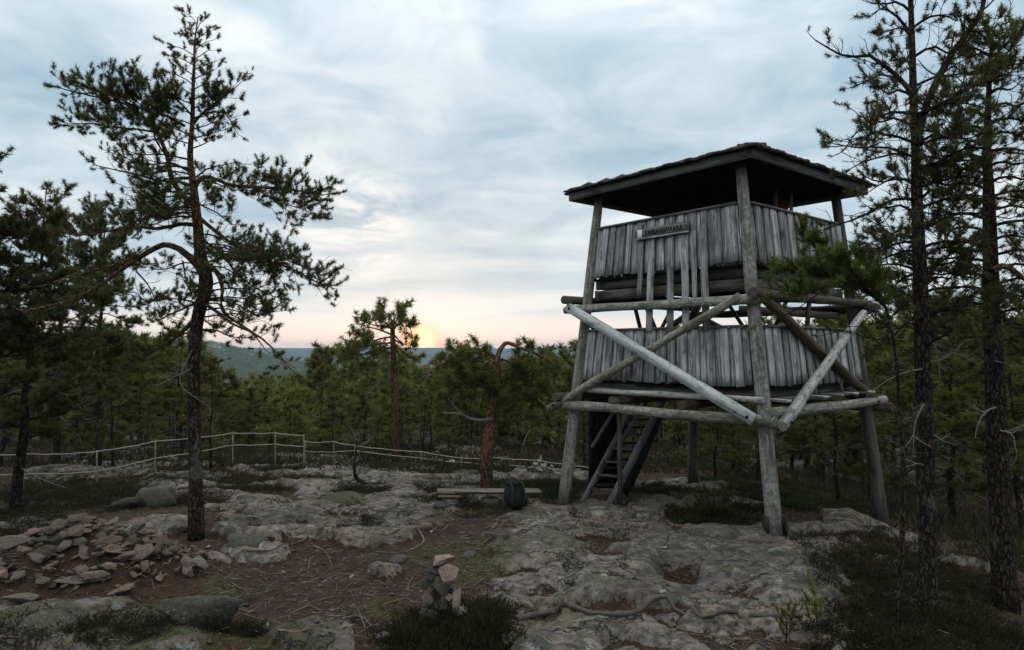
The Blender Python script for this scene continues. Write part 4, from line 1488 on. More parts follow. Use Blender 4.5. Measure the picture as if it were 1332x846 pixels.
# ---- the crooked umbrella pine behind the bench
def crooked_pine():
    t = Tree(401)
    g = ground(633, 636); Y = g[1]
    C = curve(px_line([(633, 645), (633, 610), (635, 580), (639, 550), (642, 525), (644, 500), (646, 482), (647, 466)], Y), 22, .004)
    t.trunk.tube(C, np.interp(np.linspace(0, 1, 22), [0, .15, .6, 1], [.17, .135, .12, .075]), 12, np.interp(np.linspace(0, 1, 22), [0, .3, .5, .62, .8, 1], [.1, .75, .8, .15, .2, .9]), True, .14)
    B = dict(tsize=.16, twig_len=.18, full=1.4, wide=.7)
    t.limb(px_line([(647, 470), (642, 463), (634, 457), (622, 454), (610, 453), (599, 456), (586, 466, -.3), (568, 476, -.5), (552, 486, -.6)], Y), .062, .02, .5, .075, .62, .0, tone=1.0, bare_side=0, acc=t.own('looping_limb'), **B)
    t.limb(px_line([(646, 478), (648, 460), (654, 450), (660, 446), (670, 449), (682, 454), (700, 462, .2), (722, 474, .3), (738, 492, .3)], Y), .070, .02, .5, .075, .62, .0, tone=1.0, bare_side=0, acc=t.own('looping_limb'), **B)
    t.limb(px_line([(676, 451), (674, 462), (672, 474), (668, 488)], Y), .03, .012, .4, .08, .2, .1, tone=.7, **B)
    t.limb(px_line([(648, 468), (658, 468), (668, 474), (680, 484), (692, 498)], Y), .035, .012, .5, .06, .3, .0, tone=.2, **B)
    # umbrella: limbs hanging out on every side
    r = random.Random(3)
    for i in range(20):
        a = i / 20 * 2 * math.pi
        e = r.uniform(.6, 1.0)
        x1, d1 = 648 + 84 * math.cos(a) * e, 1.2 * math.sin(a) * e + .75
        y0 = r.uniform(482, 510)
        y1 = r.uniform(484, 540)
        t.limb(px_line([(646, y0), (646 + (x1 - 646) * .4, y0 - 6, d1 * .4), (646 + (x1 - 646) * .8, (y0 + y1) / 2 - 8, d1 * .8), (x1, y1, d1)], Y), .024, .008, .55, .085, .4, .1, tone=.3, **B)
    for (pts) in ([(646, 480), (622, 470), (596, 474, .2), (572, 486, .3)], [(645, 488), (620, 484, -.3), (596, 490, -.5), (576, 502, -.6)], [(640, 460), (620, 466, -.2), (600, 476, -.3), (586, 488, -.3)], [(646, 478), (630, 462, .5), (608, 462, .8), (590, 470, 1)]):
        t.limb(px_line(pts, Y), .024, .008, .5, .07, .3, .05, tone=.4, **B)
    # the dead limb
    t.limb(px_line([(641, 545), (628, 547), (614, 546), (603, 541), (594, 532), (586, 523)], Y - .12), .05, .016, .2, .4, 0, 1, tuft_p=0, acc=t.own('dead_branch', 'dead'), jit=.008)
    t.limb(px_line([(604, 541), (594, 538), (582, 538), (576, 537)], Y - .12), .022, .010, .1, 1, 0, 1, tuft_p=0, acc=t.own('dead_branch', 'dead'), jit=.008)
    t.limb(px_line([(589, 527), (590, 519), (598, 512)], Y - .12), .018, .008, .1, 1, 0, 1, tuft_p=0, acc=t.own('dead_branch', 'dead'), jit=.008)
    for pts in ([(572, 490), (556, 488), (545, 494), (536, 512)], [(560, 486), (550, 500), (556, 515)], [(690, 560), (684, 568), (680, 580)], [(700, 520), (712, 530), (716, 545)]):
        t.limb(px_line(pts, Y - .9), .014, .005, .25, .2, 0, 1, tuft_p=0, acc=t.own('dead_branch', 'dead'))
    o = t.build('pine_tree', g, 'crooked pine with orange looping limbs and a flat crown behind the bench', None, 'bark_warm', 'needle_bright', 40, .10, .0062)
    # the healed scar where a limb came off
    a = Acc()
    c = at(637, 542, Y - .13)
    th = np.linspace(0, 2 * math.pi, 11)[:-1]
    a.tube(np.array([c + np.array([math.cos(x) * .055, 0, math.sin(x) * .07]) for x in list(th) + [th[0]]]), .022, 6, .9, False)
    a.part('bark_scar', M['bark_warm'], o, smooth=True)


crooked_pine()


# ---- the pine against the sunset
def sunset_pine():
    t = Tree(402)
    Y = 22.5
    g = at(514, 600, Y); g[2] = hz(g[0], g[1])
    P = px_line([(514, 600), (514, 545), (513, 500), (512, 470), (511, 445), (511, 424), (514, 412)], Y)
    P[0] = g - (0, 0, .1)
    C = curve(P, 20, .006)
    t.trunk.tube(C, np.interp(np.linspace(0, 1, 20), [0, .5, .8, 1], [.14, .105, .075, .02]), 10, np.linspace(.2, 1.2, 20).clip(0, 1), True, .08)
    B = dict(tsize=.19, twig_len=.24, twig_gap=.16, full=1.3, wide=.7)
    L = t.limb
    for pts in ([(511, 428), (498, 424), (484, 422), (470, 416)], [(511, 436), (495, 430, .5), (478, 426, .8), (466, 432, 1)], [(511, 438), (492, 442), (478, 450), (465, 452), (455, 456)],
                [(511, 446), (490, 448, -.6), (470, 452, -.9), (452, 462, -1)], [(511, 452), (488, 454, .5), (470, 462, .8), (448, 470, 1)], [(511, 458), (494, 460), (478, 466), (466, 474)],
                [(512, 424), (518, 412), (523, 405)], [(512, 420), (504, 410, .3), (500, 404, .4)], [(512, 428), (520, 422, -.4), (528, 430, -.6)], [(512, 418), (516, 406, -.3)], [(512, 432), (502, 420, -.8), (490, 415, -1)]):
        L(px_line(pts, Y), .036, .010, .6, .085, .25, .05, tone=.6, **B)
    for pts in ([(513, 436), (522, 446), (532, 450)], [(513, 448), (522, 455), (530, 462), (536, 466)], [(513, 452), (520, 462), (520, 472)], [(513, 442), (524, 448, .6), (534, 446, .8)]):
        L(px_line(pts, Y), .03, .010, .5, .13, .25, .2, tone=.5, **B)
    for pts in ([(511, 470), (496, 474), (486, 482), (478, 490)], [(511, 474), (506, 484), (508, 496)], [(512, 492), (498, 496), (484, 506), (478, 516)]):
        L(px_line(pts, Y), .03, .008, .4, .2, 0, 1, tuft_p=0, acc=t.own('dead_branch', 'dead'))
    t.build('pine_tree', g, 'orange stemmed pine standing before the sunset with its crown swept left', None, 'bark_warm', 'needle_bright', 34, .12, .0075)


sunset_pine()

# ------------------------------------------------------------------ the wood beyond the rope: every tree a thing, sharing a few grown shapes
def forest():
    protos = []
    spec = [(601, 8.0, .11, .30, 1.55, 22), (602, 9.0, .12, .38, 1.7, 22), (603, 7.0, .10, .18, 1.45, 24), (604, 8.5, .11, .45, 1.4, 18), (605, 7.5, .10, .12, 1.3, 26), (606, 9.5, .12, .5, 1.9, 18)]
    for sd_, h, r0, c0, sp, nl in spec:
        t = pine(sd_, h, r0, (0, 0), c0, sp, nl, tsize=.30, lod=1, gap=.20, dead=12, full=1.25, bare=.08, mult=1.3)
        t.twig_mesh()
        V, Tn, tone = t.needles(17, .19, .016)
        protos.append((h, t.trunk.mesh('trunk', M['bark']), t.wood.mesh('branches', M['bark']), t.dead.mesh('dead_branches', M['dead']),
                       mk('crown', V, Tn, None, M['needle_wood'], False, {'tone': tone})))
    near = []
    for sd_, h, r0, c0, sp, nl in ((621, 6.5, .085, .22, 1.35, 34), (622, 7.0, .095, .38, 1.5, 30), (623, 6.0, .08, .12, 1.25, 38)):
        t = pine(sd_, h, r0, (0, 0), c0, sp, nl, tsize=.17, gap=.085, dead=12, full=1.5, bare=.1)
        t.twig_mesh()
        V, Tn, tone = t.needles(26, .088, .0075)
        near.append((h, t.trunk.mesh('trunk', M['bark']), t.wood.mesh('branches', M['bark']), t.dead.mesh('dead_branches', M['dead']),
                     mk('crown', V, Tn, None, M['needle_wood'], False, {'tone': tone})))
    TOP = np.array([(-400, 430), (0, 440), (240, 446), (268, 468), (290, 488), (370, 496), (395, 476), (425, 464), (440, 464), (530, 472), (560, 474), (700, 470), (760, 462), (860, 452), (1000, 436), (1120, 416), (1332, 404), (1800, 404)], float)
    spots = []
    r = random.Random(77)
    tries = 0
    while len(spots) < 285 and tries < 60000:
        tries += 1
        y = 21.5 + 62 * r.random() ** 1.15
        th = r.uniform(-.78, .80)
        x = y * math.tan(th)
        if y < 24 and -9 < x < 4.5: continue
        dmin = 1.35 + .022 * y
        if any((x - a) ** 2 + (y - b) ** 2 < dmin * dmin for a, b in spots): continue
        if -3.9 < x - 0 < -3.2 and y < 30: continue
        if math.hypot(x - 4.1, y - 13.8) < 5: continue
        spots.append((x, y))
    # close trees right behind the tower and at both flanks
    for x, y in ((3.4, 19.5), (5.6, 19.0), (8.6, 18.2), (10.8, 17.0), (7.4, 20.8), (12.4, 15.4), (9.6, 15.8), (11.6, 12.9), (2.2, 20.6), (-13.5, 17.5), (-15.5, 19.5), (-11.8, 20.4), (13.5, 18.2), (-9.2, 21.0), (10.2, 19.6), (6.6, 17.6), (-17, 16.2)):
        spots.append((x, y))
    BINS = [(-999, 30, 'pine in the dim wood at the left edge, left of the bushy front pine'), (30, 130, 'pine in the dim wood between the bushy front pine and the slim dark pine'),
            (130, 256, 'pine in the dim wood between the slim dark pine and the tall gnarled pine'), (256, 395, 'pine in the dip right of the tall gnarled pine, where the blue hills show'),
            (395, 512, 'pine standing just left of the orange stemmed sunset pine'), (512, 570, 'pine between the sunset pine and the crooked pine'),
            (570, 660, 'pine in the wood right behind the crooked pine'), (660, 745, 'pine between the crooked pine and the left tower post'),
            (745, 860, 'pine in the wood seen behind the tower stair'), (860, 1000, 'pine in the wood under the tower floor left of the front post'),
            (1000, 1130, 'pine in the wood under the tower floor right of the front post'), (1130, 1205, 'pine in the dark wood between the right tower post and the lichened pine'),
            (1205, 1300, 'pine in the dark wood between the two stout right hand pines'), (1300, 9999, 'pine in the dark wood beyond the reddish branched pine at the right edge')]
    for i, (x, y) in enumerate(spots):
        px = 666 + F * x / y
        top = np.interp(px, TOP[:, 0], TOP[:, 1]) + (r.uniform(-6, 30) if r.random() > .15 else r.uniform(-20, -4))
        zb = hz(x, y)
        hgt = CAM_Z + (455 - top) / F * y - zb
        if y < 21.4: hgt = min(hgt, r.uniform(4.5, 7.0)) if px < 1000 else r.uniform(5.0, 7.2)
        if hgt < 2.2: continue
        hgt = min(hgt, 12.5)
        pr = near[r.randrange(3)] if y < 25 else protos[r.randrange(len(protos))]
        s = hgt / pr[0]
        w = (s * r.uniform(.9, 1.3) if s < 1 else r.uniform(.95, 1.3)) * (1.15 if y > 25 else 1)
        bi = next(k for k, b_ in enumerate(BINS) if b_[0] <= px < b_[1])
        far_ = y > 42
        o = thing('woodland_pine', (x, y, zb), ('distant ' if far_ else 'nearby ') + BINS[bi][2], 'pine tree', ('far' if far_ else 'near') + ' trees: ' + BINS[bi][2])
        o.scale = (w, w, s)
        o.rotation_euler = (r.uniform(-.04, .04), r.uniform(-.04, .04), r.uniform(0, 6.28))
        for nm, me in zip(('trunk', 'branches', 'dead_branches', 'crown'), pr[1:]):
            d_ = link(nm, me, o)
            if nm == 'dead_branches': d_['kind'] = 'stuff'

    # undergrowth of young trees at the wood's edge
    t = pine(650, 1.7, .022, (0, 0), .08, .75, 22, tsize=.12, lod=1, gap=.07, dead=2, full=1.5, bare=.05, mult=1.1)
    t.twig_mesh()
    V, Tn, tone = t.needles(20, .075, .0075)
    pm = (t.trunk.mesh('trunk', M['bark']), t.wood.mesh('branches', M['bark']), mk('crown', V, Tn, None, M['needle_wood'], False, {'tone': tone}))
    n = 0
    while n < 70:
        y = 20.5 + 20 * r.random(); x = y * math.tan(r.uniform(-.75, .75))
        if y < 22.5 and -9 < x < 4.5: continue
        n += 1
        px = 666 + F * x / y
        wh = 'left of the tall gnarled pine' if px < 256 else ('between the tall gnarled pine and the crooked pine' if px < 640 else ('between the crooked pine and the front tower post' if px < 1000 else 'right of the front tower post'))
        o = thing('young_pine', (x, y, hz(x, y) - .03), 'low young pine ' + wh, 'young pine', 'young pines ' + wh)
        k = r.uniform(.6, 1.5)
        o.scale = (k * 1.15, k * 1.15, k); o.rotation_euler = (0, 0, r.uniform(0, 6.28))
        for nm, me in zip(('trunk', 'branches', 'crown'), pm):
            link(nm, me, o)

    # beyond: the wood reads as one mass
    rng = np.random.default_rng(9)

    def mass(n, y0, y1, needles, spread_, th0=-.80, th1=.82, fix=0):
        yy = y0 + (y1 - y0) * rng.random(n) ** .8
        th = rng.uniform(th0, th1, n)
        xx = yy * np.tan(th)
        zb = H(xx, yy, False)
        px = 666 + F * xx / yy
        top = np.interp(px, TOP[:, 0], TOP[:, 1]) + rng.uniform(0, 16, n)
        hh = np.clip(CAM_Z + (455 - top) / F * yy - zb, 2.5, 13) * rng.uniform(.8, 1, n)
        if fix: hh = rng.uniform(.7, 1.2, n) * fix
        # each tree: a thin stem and a spindle of ragged needle faces
        k = needles
        f = rng.random((n, k)) ** .8
        az = rng.random((n, k)) * 2 * math.pi
        rad = (spread_ * (1 - f) ** .7 + .12) * (.35 + .65 * rng.random((n, k))) * (hh / 9)[:, None]
        c = np.stack([xx[:, None] + rad * np.cos(az), yy[:, None] + rad * np.sin(az), zb[:, None] + hh[:, None] * (.22 + .78 * f)], 2)
        sz = spread_ * .36 * (hh / 9)[:, None, None, None]
        tri = rng.normal(size=(n, k, 3, 3)) * sz * np.array([1, 1, .55])
        V = c[:, :, None, :] + tri
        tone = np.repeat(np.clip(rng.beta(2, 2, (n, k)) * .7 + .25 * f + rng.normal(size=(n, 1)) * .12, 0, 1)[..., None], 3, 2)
        return V.reshape(-1, 3), tone.ravel()
    V1, t1 = mass(800, 84, 200, 170, 1.7)
    V2, t2 = mass(3400, 200, 620, 46, 2.4)
    V3, t3 = mass(3200, 1250, 1800, 14, 4.2, -.80, -.22, 10)
    V4, t4 = mass(2600, 620, 1250, 22, 3.4, -.42, .16, 9)
    V = np.concatenate([V1, V2, V3, V4])
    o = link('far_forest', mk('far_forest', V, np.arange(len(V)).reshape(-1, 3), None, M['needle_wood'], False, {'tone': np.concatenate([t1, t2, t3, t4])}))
    tag(o, 'far off forest of pines running down into the valley', 'forest', None, 'stuff')


forest()


# ------------------------------------------------------------------ air
def haze():
    a = 6900
    z0, z1 = -140, 64
    V = [(x, y, z) for z in (z0, z1) for x, y in ((-a, -3400), (a, -3400), (a, a), (-a, a))]
    me = mk('haze', V, faces=[(3, 2, 1, 0), (4, 5, 6, 7), (0, 1, 5, 4), (1, 2, 6, 5), (2, 3, 7, 6), (3, 0, 4, 7)])
    m = bpy.data.materials.new('haze'); m.use_nodes = True
    T = NT(m.node_tree)
    v = T.node('ShaderNodeVolumePrincipled', ins={'Color': (.50, .76, 1.0, 1), 'Density': .00011, 'Anisotropy': .1})
    o = T.node('ShaderNodeOutputMaterial')
    T.t.links.new(v.outputs[0], o.inputs['Volume'])
    me.materials.append(m)
    ob = link('haze', me)
    tag(ob, 'thin blue evening haze over the valley', 'haze', None, 'stuff')


HAZE = True
if HAZE:
    haze()

# ------------------------------------------------------------------ stones
def hull_stone(seed, n=15, flat=1.0, cham=True):
    r = np.random.default_rng(seed)
    bm = bmesh.new()
    P = r.normal(size=(n, 3)); P /= np.linalg.norm(P, axis=1)[:, None]
    P *= r.uniform(.72, 1.05, (n, 1))
    for p in P * np.array([1, 1, flat]):
        bm.verts.new(p)
    res = bmesh.ops.convex_hull(bm, input=bm.verts)
    bmesh.ops.delete(bm, geom=[v for v in bm.verts if not v.link_faces], context='VERTS')
    if cham:
        bmesh.ops.bevel(bm, geom=list(bm.edges), offset=.055, segments=1, affect='EDGES', clamp_overlap=True)
    return bm


STONES = {}


def stone_mesh(k, m):
    if (k, m) not in STONES:
        bm = hull_stone(900 + k, 11 + k % 5)
        me = bpy.data.meshes.new('stone')
        bm.to_mesh(me); bm.free()
        me.materials.append(M[m])
        STONES[(k, m)] = me
    return STONES[(k, m)]


def stone(name, c, dims, rot, parent=None, m='stone', k=None):
    o = link(name, stone_mesh(rnd.randrange(14) if k is None else k, m), parent)
    o.location = tuple(float(v) for v in c)
    o.scale = tuple(v / 2 for v in dims)
    o.rotation_euler = rot
    return o


def rubble_pile():
    base = np.array([PILE[0], PILE[1], hz(*PILE) - .34])
    t = thing('stone_pile', base, 'heap of broken pinkish and grey stones at the foot of the tall left pine', 'stone pile')
    r = random.Random(21)
    done = []
    n = 0
    for tries in range(4000):
        if n >= 290: break
        a = r.uniform(0, 2 * math.pi); q = math.sqrt(r.random())
        x = PILE[0] + 1.5 * q * math.cos(a); y = PILE[1] + .85 * q * math.sin(a)
        s = r.choice((.10, .13, .16, .2, .24, .3, .36, .44)) * r.uniform(.8, 1.15) * (1.1 if x < PILE[0] else .8)
        if any((x - b[0]) ** 2 + (y - b[1]) ** 2 < (.30 * (s + b[2])) ** 2 * .40 for b in done): continue
        done.append((x, y, s))
        z = hz(x, y) + s * .12 + r.uniform(0, .11)
        stone('stone', np.array([x, y, z]) - base, (s, s * r.uniform(.5, .85), s * r.uniform(.3, .5)), (r.uniform(-.45, .45), r.uniform(-.45, .45), r.uniform(0, 6.28)), t)
        n += 1
    # a few laid on top
    for (px, py, w, h) in ((140, 703, 42, 16), (148, 716, 44, 13), (58, 720, 40, 22), (108, 722, 20, 18), (160, 723, 42, 14), (110, 752, 80, 12), (28, 778, 60, 16), (155, 766, 46, 14), (245, 742, 24, 20), (200, 715, 28, 16), (172, 703, 16, 18), (40, 700, 50, 12), (105, 705, 30, 14), (190, 738, 22, 20)):
        g = ground(px, py + h * .5)
        sc = g[1] / F
        c = at(px, py, g[1])
        stone('stone', c - base, (w * sc, w * sc * .6, h * sc * 1.15), (r.uniform(-.2, .2), r.uniform(-.3, .1), r.uniform(-.4, .4)), t)


rubble_pile()


def cairn():
    g = ground(577, 806)
    Y = g[1]; sc = Y / F
    t = thing('cairn', g, 'small waymark cairn of tilted pink and mossy stones above dark heather', 'cairn')
    r = random.Random(8)
    # rough core of small stones, narrowing upwards
    for i in range(30):
        f = (i / 30) ** .8
        py = 806 - 62 * f
        px = 575 + r.uniform(-1, 1) * (30 - 18 * f)
        w = r.uniform(14, 27) * (1.1 - .25 * f)
        c = at(px, py, Y + r.uniform(-.14, .14) * (1 - .5 * f))
        stone('stone', c - g, (w * sc, w * sc * r.uniform(.7, 1), w * sc * r.uniform(.5, .8)), (r.uniform(-.4, .4), r.uniform(-.4, .4), r.uniform(0, 6)), t, r.choice(('boulder', 'moss_stone', 'stone', 'boulder')))
    # the ones that stand out
    for i, (px, py, w, h, dy, tilt, m) in enumerate([(573, 764, 34, 30, -.10, .1, 'moss_stone'), (594, 778, 16, 44, -.14, .12, 'pink_stone'), (556, 778, 18, 28, -.10, -.2, 'stone'), (554, 758, 20, 26, -.02, .3, 'boulder'),
                     (566, 745, 30, 22, .02, .3, 'moss_stone'), (584, 745, 32, 36, -.10, .25, 'pink_stone'), (577, 728, 50, 21, .06, -.40, 'pink_stone'), (600, 800, 26, 30, -.14, .1, 'pale_stone'), (556, 804, 32, 28, -.12, 0, 'moss_stone')]):
        c = at(px, py, Y + dy)
        stone('stone', c - g, (w * sc, w * sc * .7, h * sc), (r.uniform(-.2, .2), tilt, r.uniform(-.4, .4)), t, m, i + 3)


cairn()


def far_cairn():
    g = ground(702, 613)
    Y = g[1]; sc = Y / F
    t = thing('cairn', g, 'little heap of white stones with a pointed top by the rope behind the bench', 'cairn')
    for i, (px, py, w, h) in enumerate([(690, 610, 16, 9), (702, 611, 16, 10), (714, 611, 14, 8), (697, 605, 14, 9), (707, 605, 13, 9), (702, 600, 11, 9), (704, 596, 6, 9), (718, 607, 9, 6), (684, 612, 9, 6)]):
        stone('stone', at(px, py, Y + rnd.uniform(-.1, .1)) - g, (w * sc, w * sc * .8, h * sc), (rnd.uniform(-.2, .2), rnd.uniform(-.2, .2), rnd.uniform(0, 3)), t, 'pale_stone', i)


far_cairn()


def single_stones():
    L = [(497, 831, 28, 24, 'boulder', 'grey angular stone standing just left of the heather below the cairn'),
         (492, 744, 19, 15, 'boulder', 'small rounded grey stone left of the cairn'),
         (519, 728, 28, 13, 'boulder', 'flat grey stone on litter up and left of the cairn'),
         (486, 708, 26, 20, 'boulder', 'greenish lichened stone beside the edge of the slab'),
         (350, 737, 34, 10, 'boulder', 'flat green grey stone on brown litter right of the left pine'),
         (366, 831, 22, 11, 'boulder', 'small flat grey stone low in the brown litter'),
         (66, 841, 34, 16, 'stone', 'rounded pink stone on the mossy rock in the bottom left corner'),
         (404, 842, 60, 16, 'boulder', 'half buried grey stone at the bottom edge of the litter'),
         (206, 648, 64, 32, 'boulder', 'rounded grey boulder with lichen in the shade left of the left pine'),
         (160, 655, 60, 22, 'moss_stone', 'low dark mossy boulder beside the rounded grey one'),
         (375, 573, 30, 17, 'pale_stone', 'pale boulder beyond the rope, right of a rope post'),
         (322, 577, 18, 9, 'pale_stone', 'small pale boulder beyond the rope near the left pine'),
         (583, 601, 20, 9, 'pale_stone', 'pale stone lying on the outcrop left of the crooked pine'),
         (1103, 762, 40, 17, 'stone', 'pinkish stone among dark heather right of the slab'),
         (322, 706, 74, 17, 'boulder', 'long flat slab stone on litter right of the left pine'),
         (212, 690, 64, 18, 'boulder', 'broad low rock just left of the foot of the left pine'),
         (80, 700, 60, 22, 'moss_stone', 'dark low rock behind the rubble pile'),
         (266, 796, 140, 66, 'moss_stone', 'dark mossy ledge rock under the right end of the rubble pile'),
         (60, 815, 140, 44, 'moss_stone', 'broad mossy rock in the bottom left foreground'),
         (110, 571, 26, 16, 'boulder', 'grey boulder in the dim wood behind the left rope'),
         (1145, 835, 22, 12, 'boulder', 'small dark stone in the heather at the bottom right'),
         (610, 722, 26, 10, 'boulder', 'flat stone sunk in moss behind the cairn'),
         (800, 672, 60, 12, 'boulder', 'low flat rock before the foot of the stair'),
         (715, 698, 70, 14, 'boulder', 'low lichened rock in front of the bench')]
    for i, (px, py, w, h, m, lb) in enumerate(L):
        g = ground(px, py + h * .42)
        sc = g[1] / F
        big = w > 55
        o = stone('boulder' if big else 'stone', at(px, py, g[1] + w * sc * .3), (w * sc, w * sc * (.6 if big else .75), h * sc * 1.25), (rnd.uniform(-.12, .12), rnd.uniform(-.12, .12), rnd.uniform(-.3, .3)), None, m, i % 14)
        if big:
            # a weathered block, not a chipped one
            bm = hull_stone(400 + i, 26 if m != 'moss_stone' else 13, 1, False)
            bmesh.ops.subdivide_edges(bm, edges=list(bm.edges), cuts=2, use_grid_fill=True)
            for _ in range(2 if m != 'moss_stone' else 1):
                bmesh.ops.smooth_vert(bm, verts=bm.verts, factor=.5, use_axis_x=True, use_axis_y=True, use_axis_z=True)
            for v in bm.verts:
                v.co *= 1.1 + .28 * float(fbm(v.co.x * 2.3 + i, v.co.y * 2.3 + v.co.z * 1.7, 8, 3))
            me = bpy.data.meshes.new('boulder'); bm.to_mesh(me); bm.free()
            me.materials.append(M[m])
            me.polygons.foreach_set('use_smooth', np.ones(len(me.polygons), bool))
            o.data = me
        tag(o, lb, 'boulder' if big else 'stone')
    # small loose chips of stone one can count on the litter and slabs
    r = random.Random(4)
    k = 0
    while k < 90:
        px, py = r.uniform(270, 1080), r.uniform(640, 842)
        g = ground(px, py)
        rk, _ = masks(np.array([g[0]]), np.array([g[1]]))
        if rk[0] > .4 and r.random() < .7: continue
        k += 1
        s = r.uniform(.05, .13)
        o = stone('stone', (g[0], g[1], g[2] + s * .12), (s, s * r.uniform(.6, .9), s * r.uniform(.3, .6)), (r.uniform(-.3, .3), r.uniform(-.3, .3), r.uniform(0, 6)), None, r.choice(('stone', 'boulder', 'stone', 'pale_stone')))
        wh = 'on the brown litter left of the cairn' if px < 560 and py > 690 else ('on the outcrop left of the bench' if px < 560 else ('on the ground between the bench and the cairn' if px < 650 else 'on the slab in front of the tower'))
        tag(o, 'small loose chip of stone ' + wh, 'stone', 'small stone chips ' + wh)


single_stones()


# ------------------------------------------------------------------ exposed roots
def roots():
    def root(pts, r0, r1, label, group=None, lift=.5, name='exposed_root'):
        P = []
        for i, (px, py) in enumerate(pts):
            g = ground(px, py)
            g[2] += r0 * .35 * lift
            P.append(g)
        P = curve(P, max(8, len(P) * 5), .004)
        P[:, 2] = np.maximum(P[:, 2], H(P[:, 0], P[:, 1]) + r1 * .1 + .004 * np.sin(np.arange(len(P)) * .9))
        a = Acc()
        o = P.mean(0)
        a.tube(P, np.linspace(r0, r1, len(P)), 7, .2, True, .22)
        ob = link(name, a.mesh(name, M['root'], o, True), None, tuple(o))
        return tag(ob, label, 'root', group)
    long_root = root([(672, 812), (690, 806), (718, 800), (742, 796), (770, 801), (795, 803), (828, 799), (860, 793), (885, 800), (915, 806), (942, 804), (962, 799), (985, 803), (1012, 802), (1045, 806)],   .034, .018, 'long bleached root snaking across the granite slab in front of the tower')
    a = ground(968, 801)
    gl = 'thin bleached root lying on the brown needle litter'
    gg = 'bleached roots on the brown litter'
    for pts, r0 in [([(313, 718), (350, 717), (385, 716), (410, 708), (437, 688)], .016), ([(372, 713), (395, 705), (420, 697), (440, 676)], .014), ([(408, 710), (424, 722), (431, 737)], .012),
                    ([(428, 722), (448, 716), (455, 706)], .010), ([(400, 740), (404, 728), (412, 722)], .010), ([(545, 690), (551, 704), (541, 712), (528, 720)], .014), ([(590, 684), (575, 692), (560, 690)], .013),
                    ([(446, 806), (468, 804), (485, 818)], .014), ([(462, 788), (470, 804), (476, 822)], .012), ([(494, 744), (508, 760)], .009), ([(455, 770), (480, 766), (505, 768)], .010), ([(440, 822), (460, 826), (466, 836)], .012),
                    ([(330, 742), (352, 748), (380, 744)], .011), ([(345, 775), (366, 762), (390, 764)], .011), ([(380, 800), (402, 792), (420, 798)], .012), ([(300, 760), (322, 770), (340, 766)], .010), ([(420, 760), (440, 748), (470, 752)], .011),
                    ([(520, 690), (500, 700), (480, 698)], .010), ([(600, 700), (625, 694), (650, 698), (680, 692)], .013), ([(560, 672), (590, 676), (618, 670)], .012), ([(640, 688), (660, 682), (690, 690)], .011), ([(390, 690), (410, 680), (428, 676)], .010),
                    ([(500, 790), (525, 780), (540, 786)], .010), ([(536, 752), (530, 768), (544, 776), (552, 788)], .010), ([(480, 660), (500, 668), (520, 664)], .009), ([(640, 700), (622, 710), (600, 706)], .012), ([(745, 690), (752, 676), (760, 690)], .014), ([(738, 690), (755, 680), (772, 692)], .012),
                    ([(360, 822), (385, 826), (410, 818)], .011), ([(330, 800), (310, 792), (300, 798)], .011)]:
        pts = [(x + rnd.uniform(-2, 2), y + rnd.uniform(-1.5, 1.5)) for x, y in pts]
        mx, my = pts[len(pts) // 2]
        wh = 'near the bench' if mx > 555 else ('in the tangle right of the tall gnarled pine' if my < 745 and mx < 470 else ('on the litter left of the cairn' if mx > 425 else 'on the litter between the rubble pile and the cairn'))
        root(pts, r0 * 1.15, r0 * .45, 'thin bleached root ' + wh, 'bleached roots ' + wh)
    # cut stub in the long root
    b = Acc(); c = at(968, 801, a[1] - .03); b.tube(curve([c, c + np.array([.02, -.05, .05])], 3), [.075, .055, .03], 9, .1, True, .2)
    b.part('root_knot', M['root'], long_root, smooth=True)


roots()


# ------------------------------------------------------------------ rope fences
def sag(P, n=9, s=.02):
    out = []
    for a, b in zip(P[:-1], P[1:]):
        f = np.linspace(0, 1, n)[:, None]
        q = a + (b - a) * f
        q[:, 2] -= s * np.linalg.norm(b - a) * 4 * (f * (1 - f))[:, 0] * .25
        out.append(q[:-1] if b is not P[-1] else q)
    return np.concatenate(out)


def rope_fence(posts, topy, boty, label, extra_ends=(), post_r=.022):
    """posts: (px, py foot, Y or None)"""
    feet = []
    for px, py, Y in posts:
        if Y is None:
            g = ground(px, py)
        else:
            g = at(px, py, Y); g[2] = hz(g[0], g[1])
        feet.append(g)
    t = thing('rope_fence', feet[len(feet) // 2], label, 'rope fence')
    tops, bots = [], []
    for (px, py, Y), g, ty, by in zip(posts, feet, topy, boty):
        tops.append(at(px, ty, g[1])); bots.append(at(px, by, g[1]))
        a = Acc()
        top = tops[-1] + np.array([0, 0, .04])
        a.tube(curve([g - (0, 0, .1), top], 4, .006), [post_r, post_r, post_r * .9, post_r * .8], 8, .2)
        if px > 2: a.part('post', M['fence_post'], t, smooth=True)
    for P in (tops, bots):
        a = Acc(); a.tube(sag(P, 9, .05) + NR.normal(size=(len(sag(P, 9, .05)), 3)) * .006, .0155, 6, 0, True)
        a.part('rope', M['rope'], t, smooth=True)
    return t


rope_fence([(-60, 640, 14.5), (30, 636, 15.2), (126, 620, 17.2), (202, 612, 18.4), (303, 594, 20.4), (358, 596, 20.8), (395, 602, 20.6)],
           [594, 591, 588, 574, 563.5, 563.5, 567], [619, 617, 613, 596, 579, 578, 581], 'double pale rope strung on thin posts along the left of the outcrop')
rope_fence([(397, 602, 20.9), (434, 597, 22.0), (462, 596, 21.4), (548, 604, 21.0), (600, 607, 20.6), (652, 610, 20.2), (700, 614, 19.4), (748, 622, 18.6), (830, 634, 17.8)],
           [575, 575, 580, 588, 596, 596, 599, 606, 613], [587, 588, 586, 596, 602, 604, 607, 614, 624], 'double rope fence sagging along the back of the outcrop behind the crooked pine', post_r=.02)


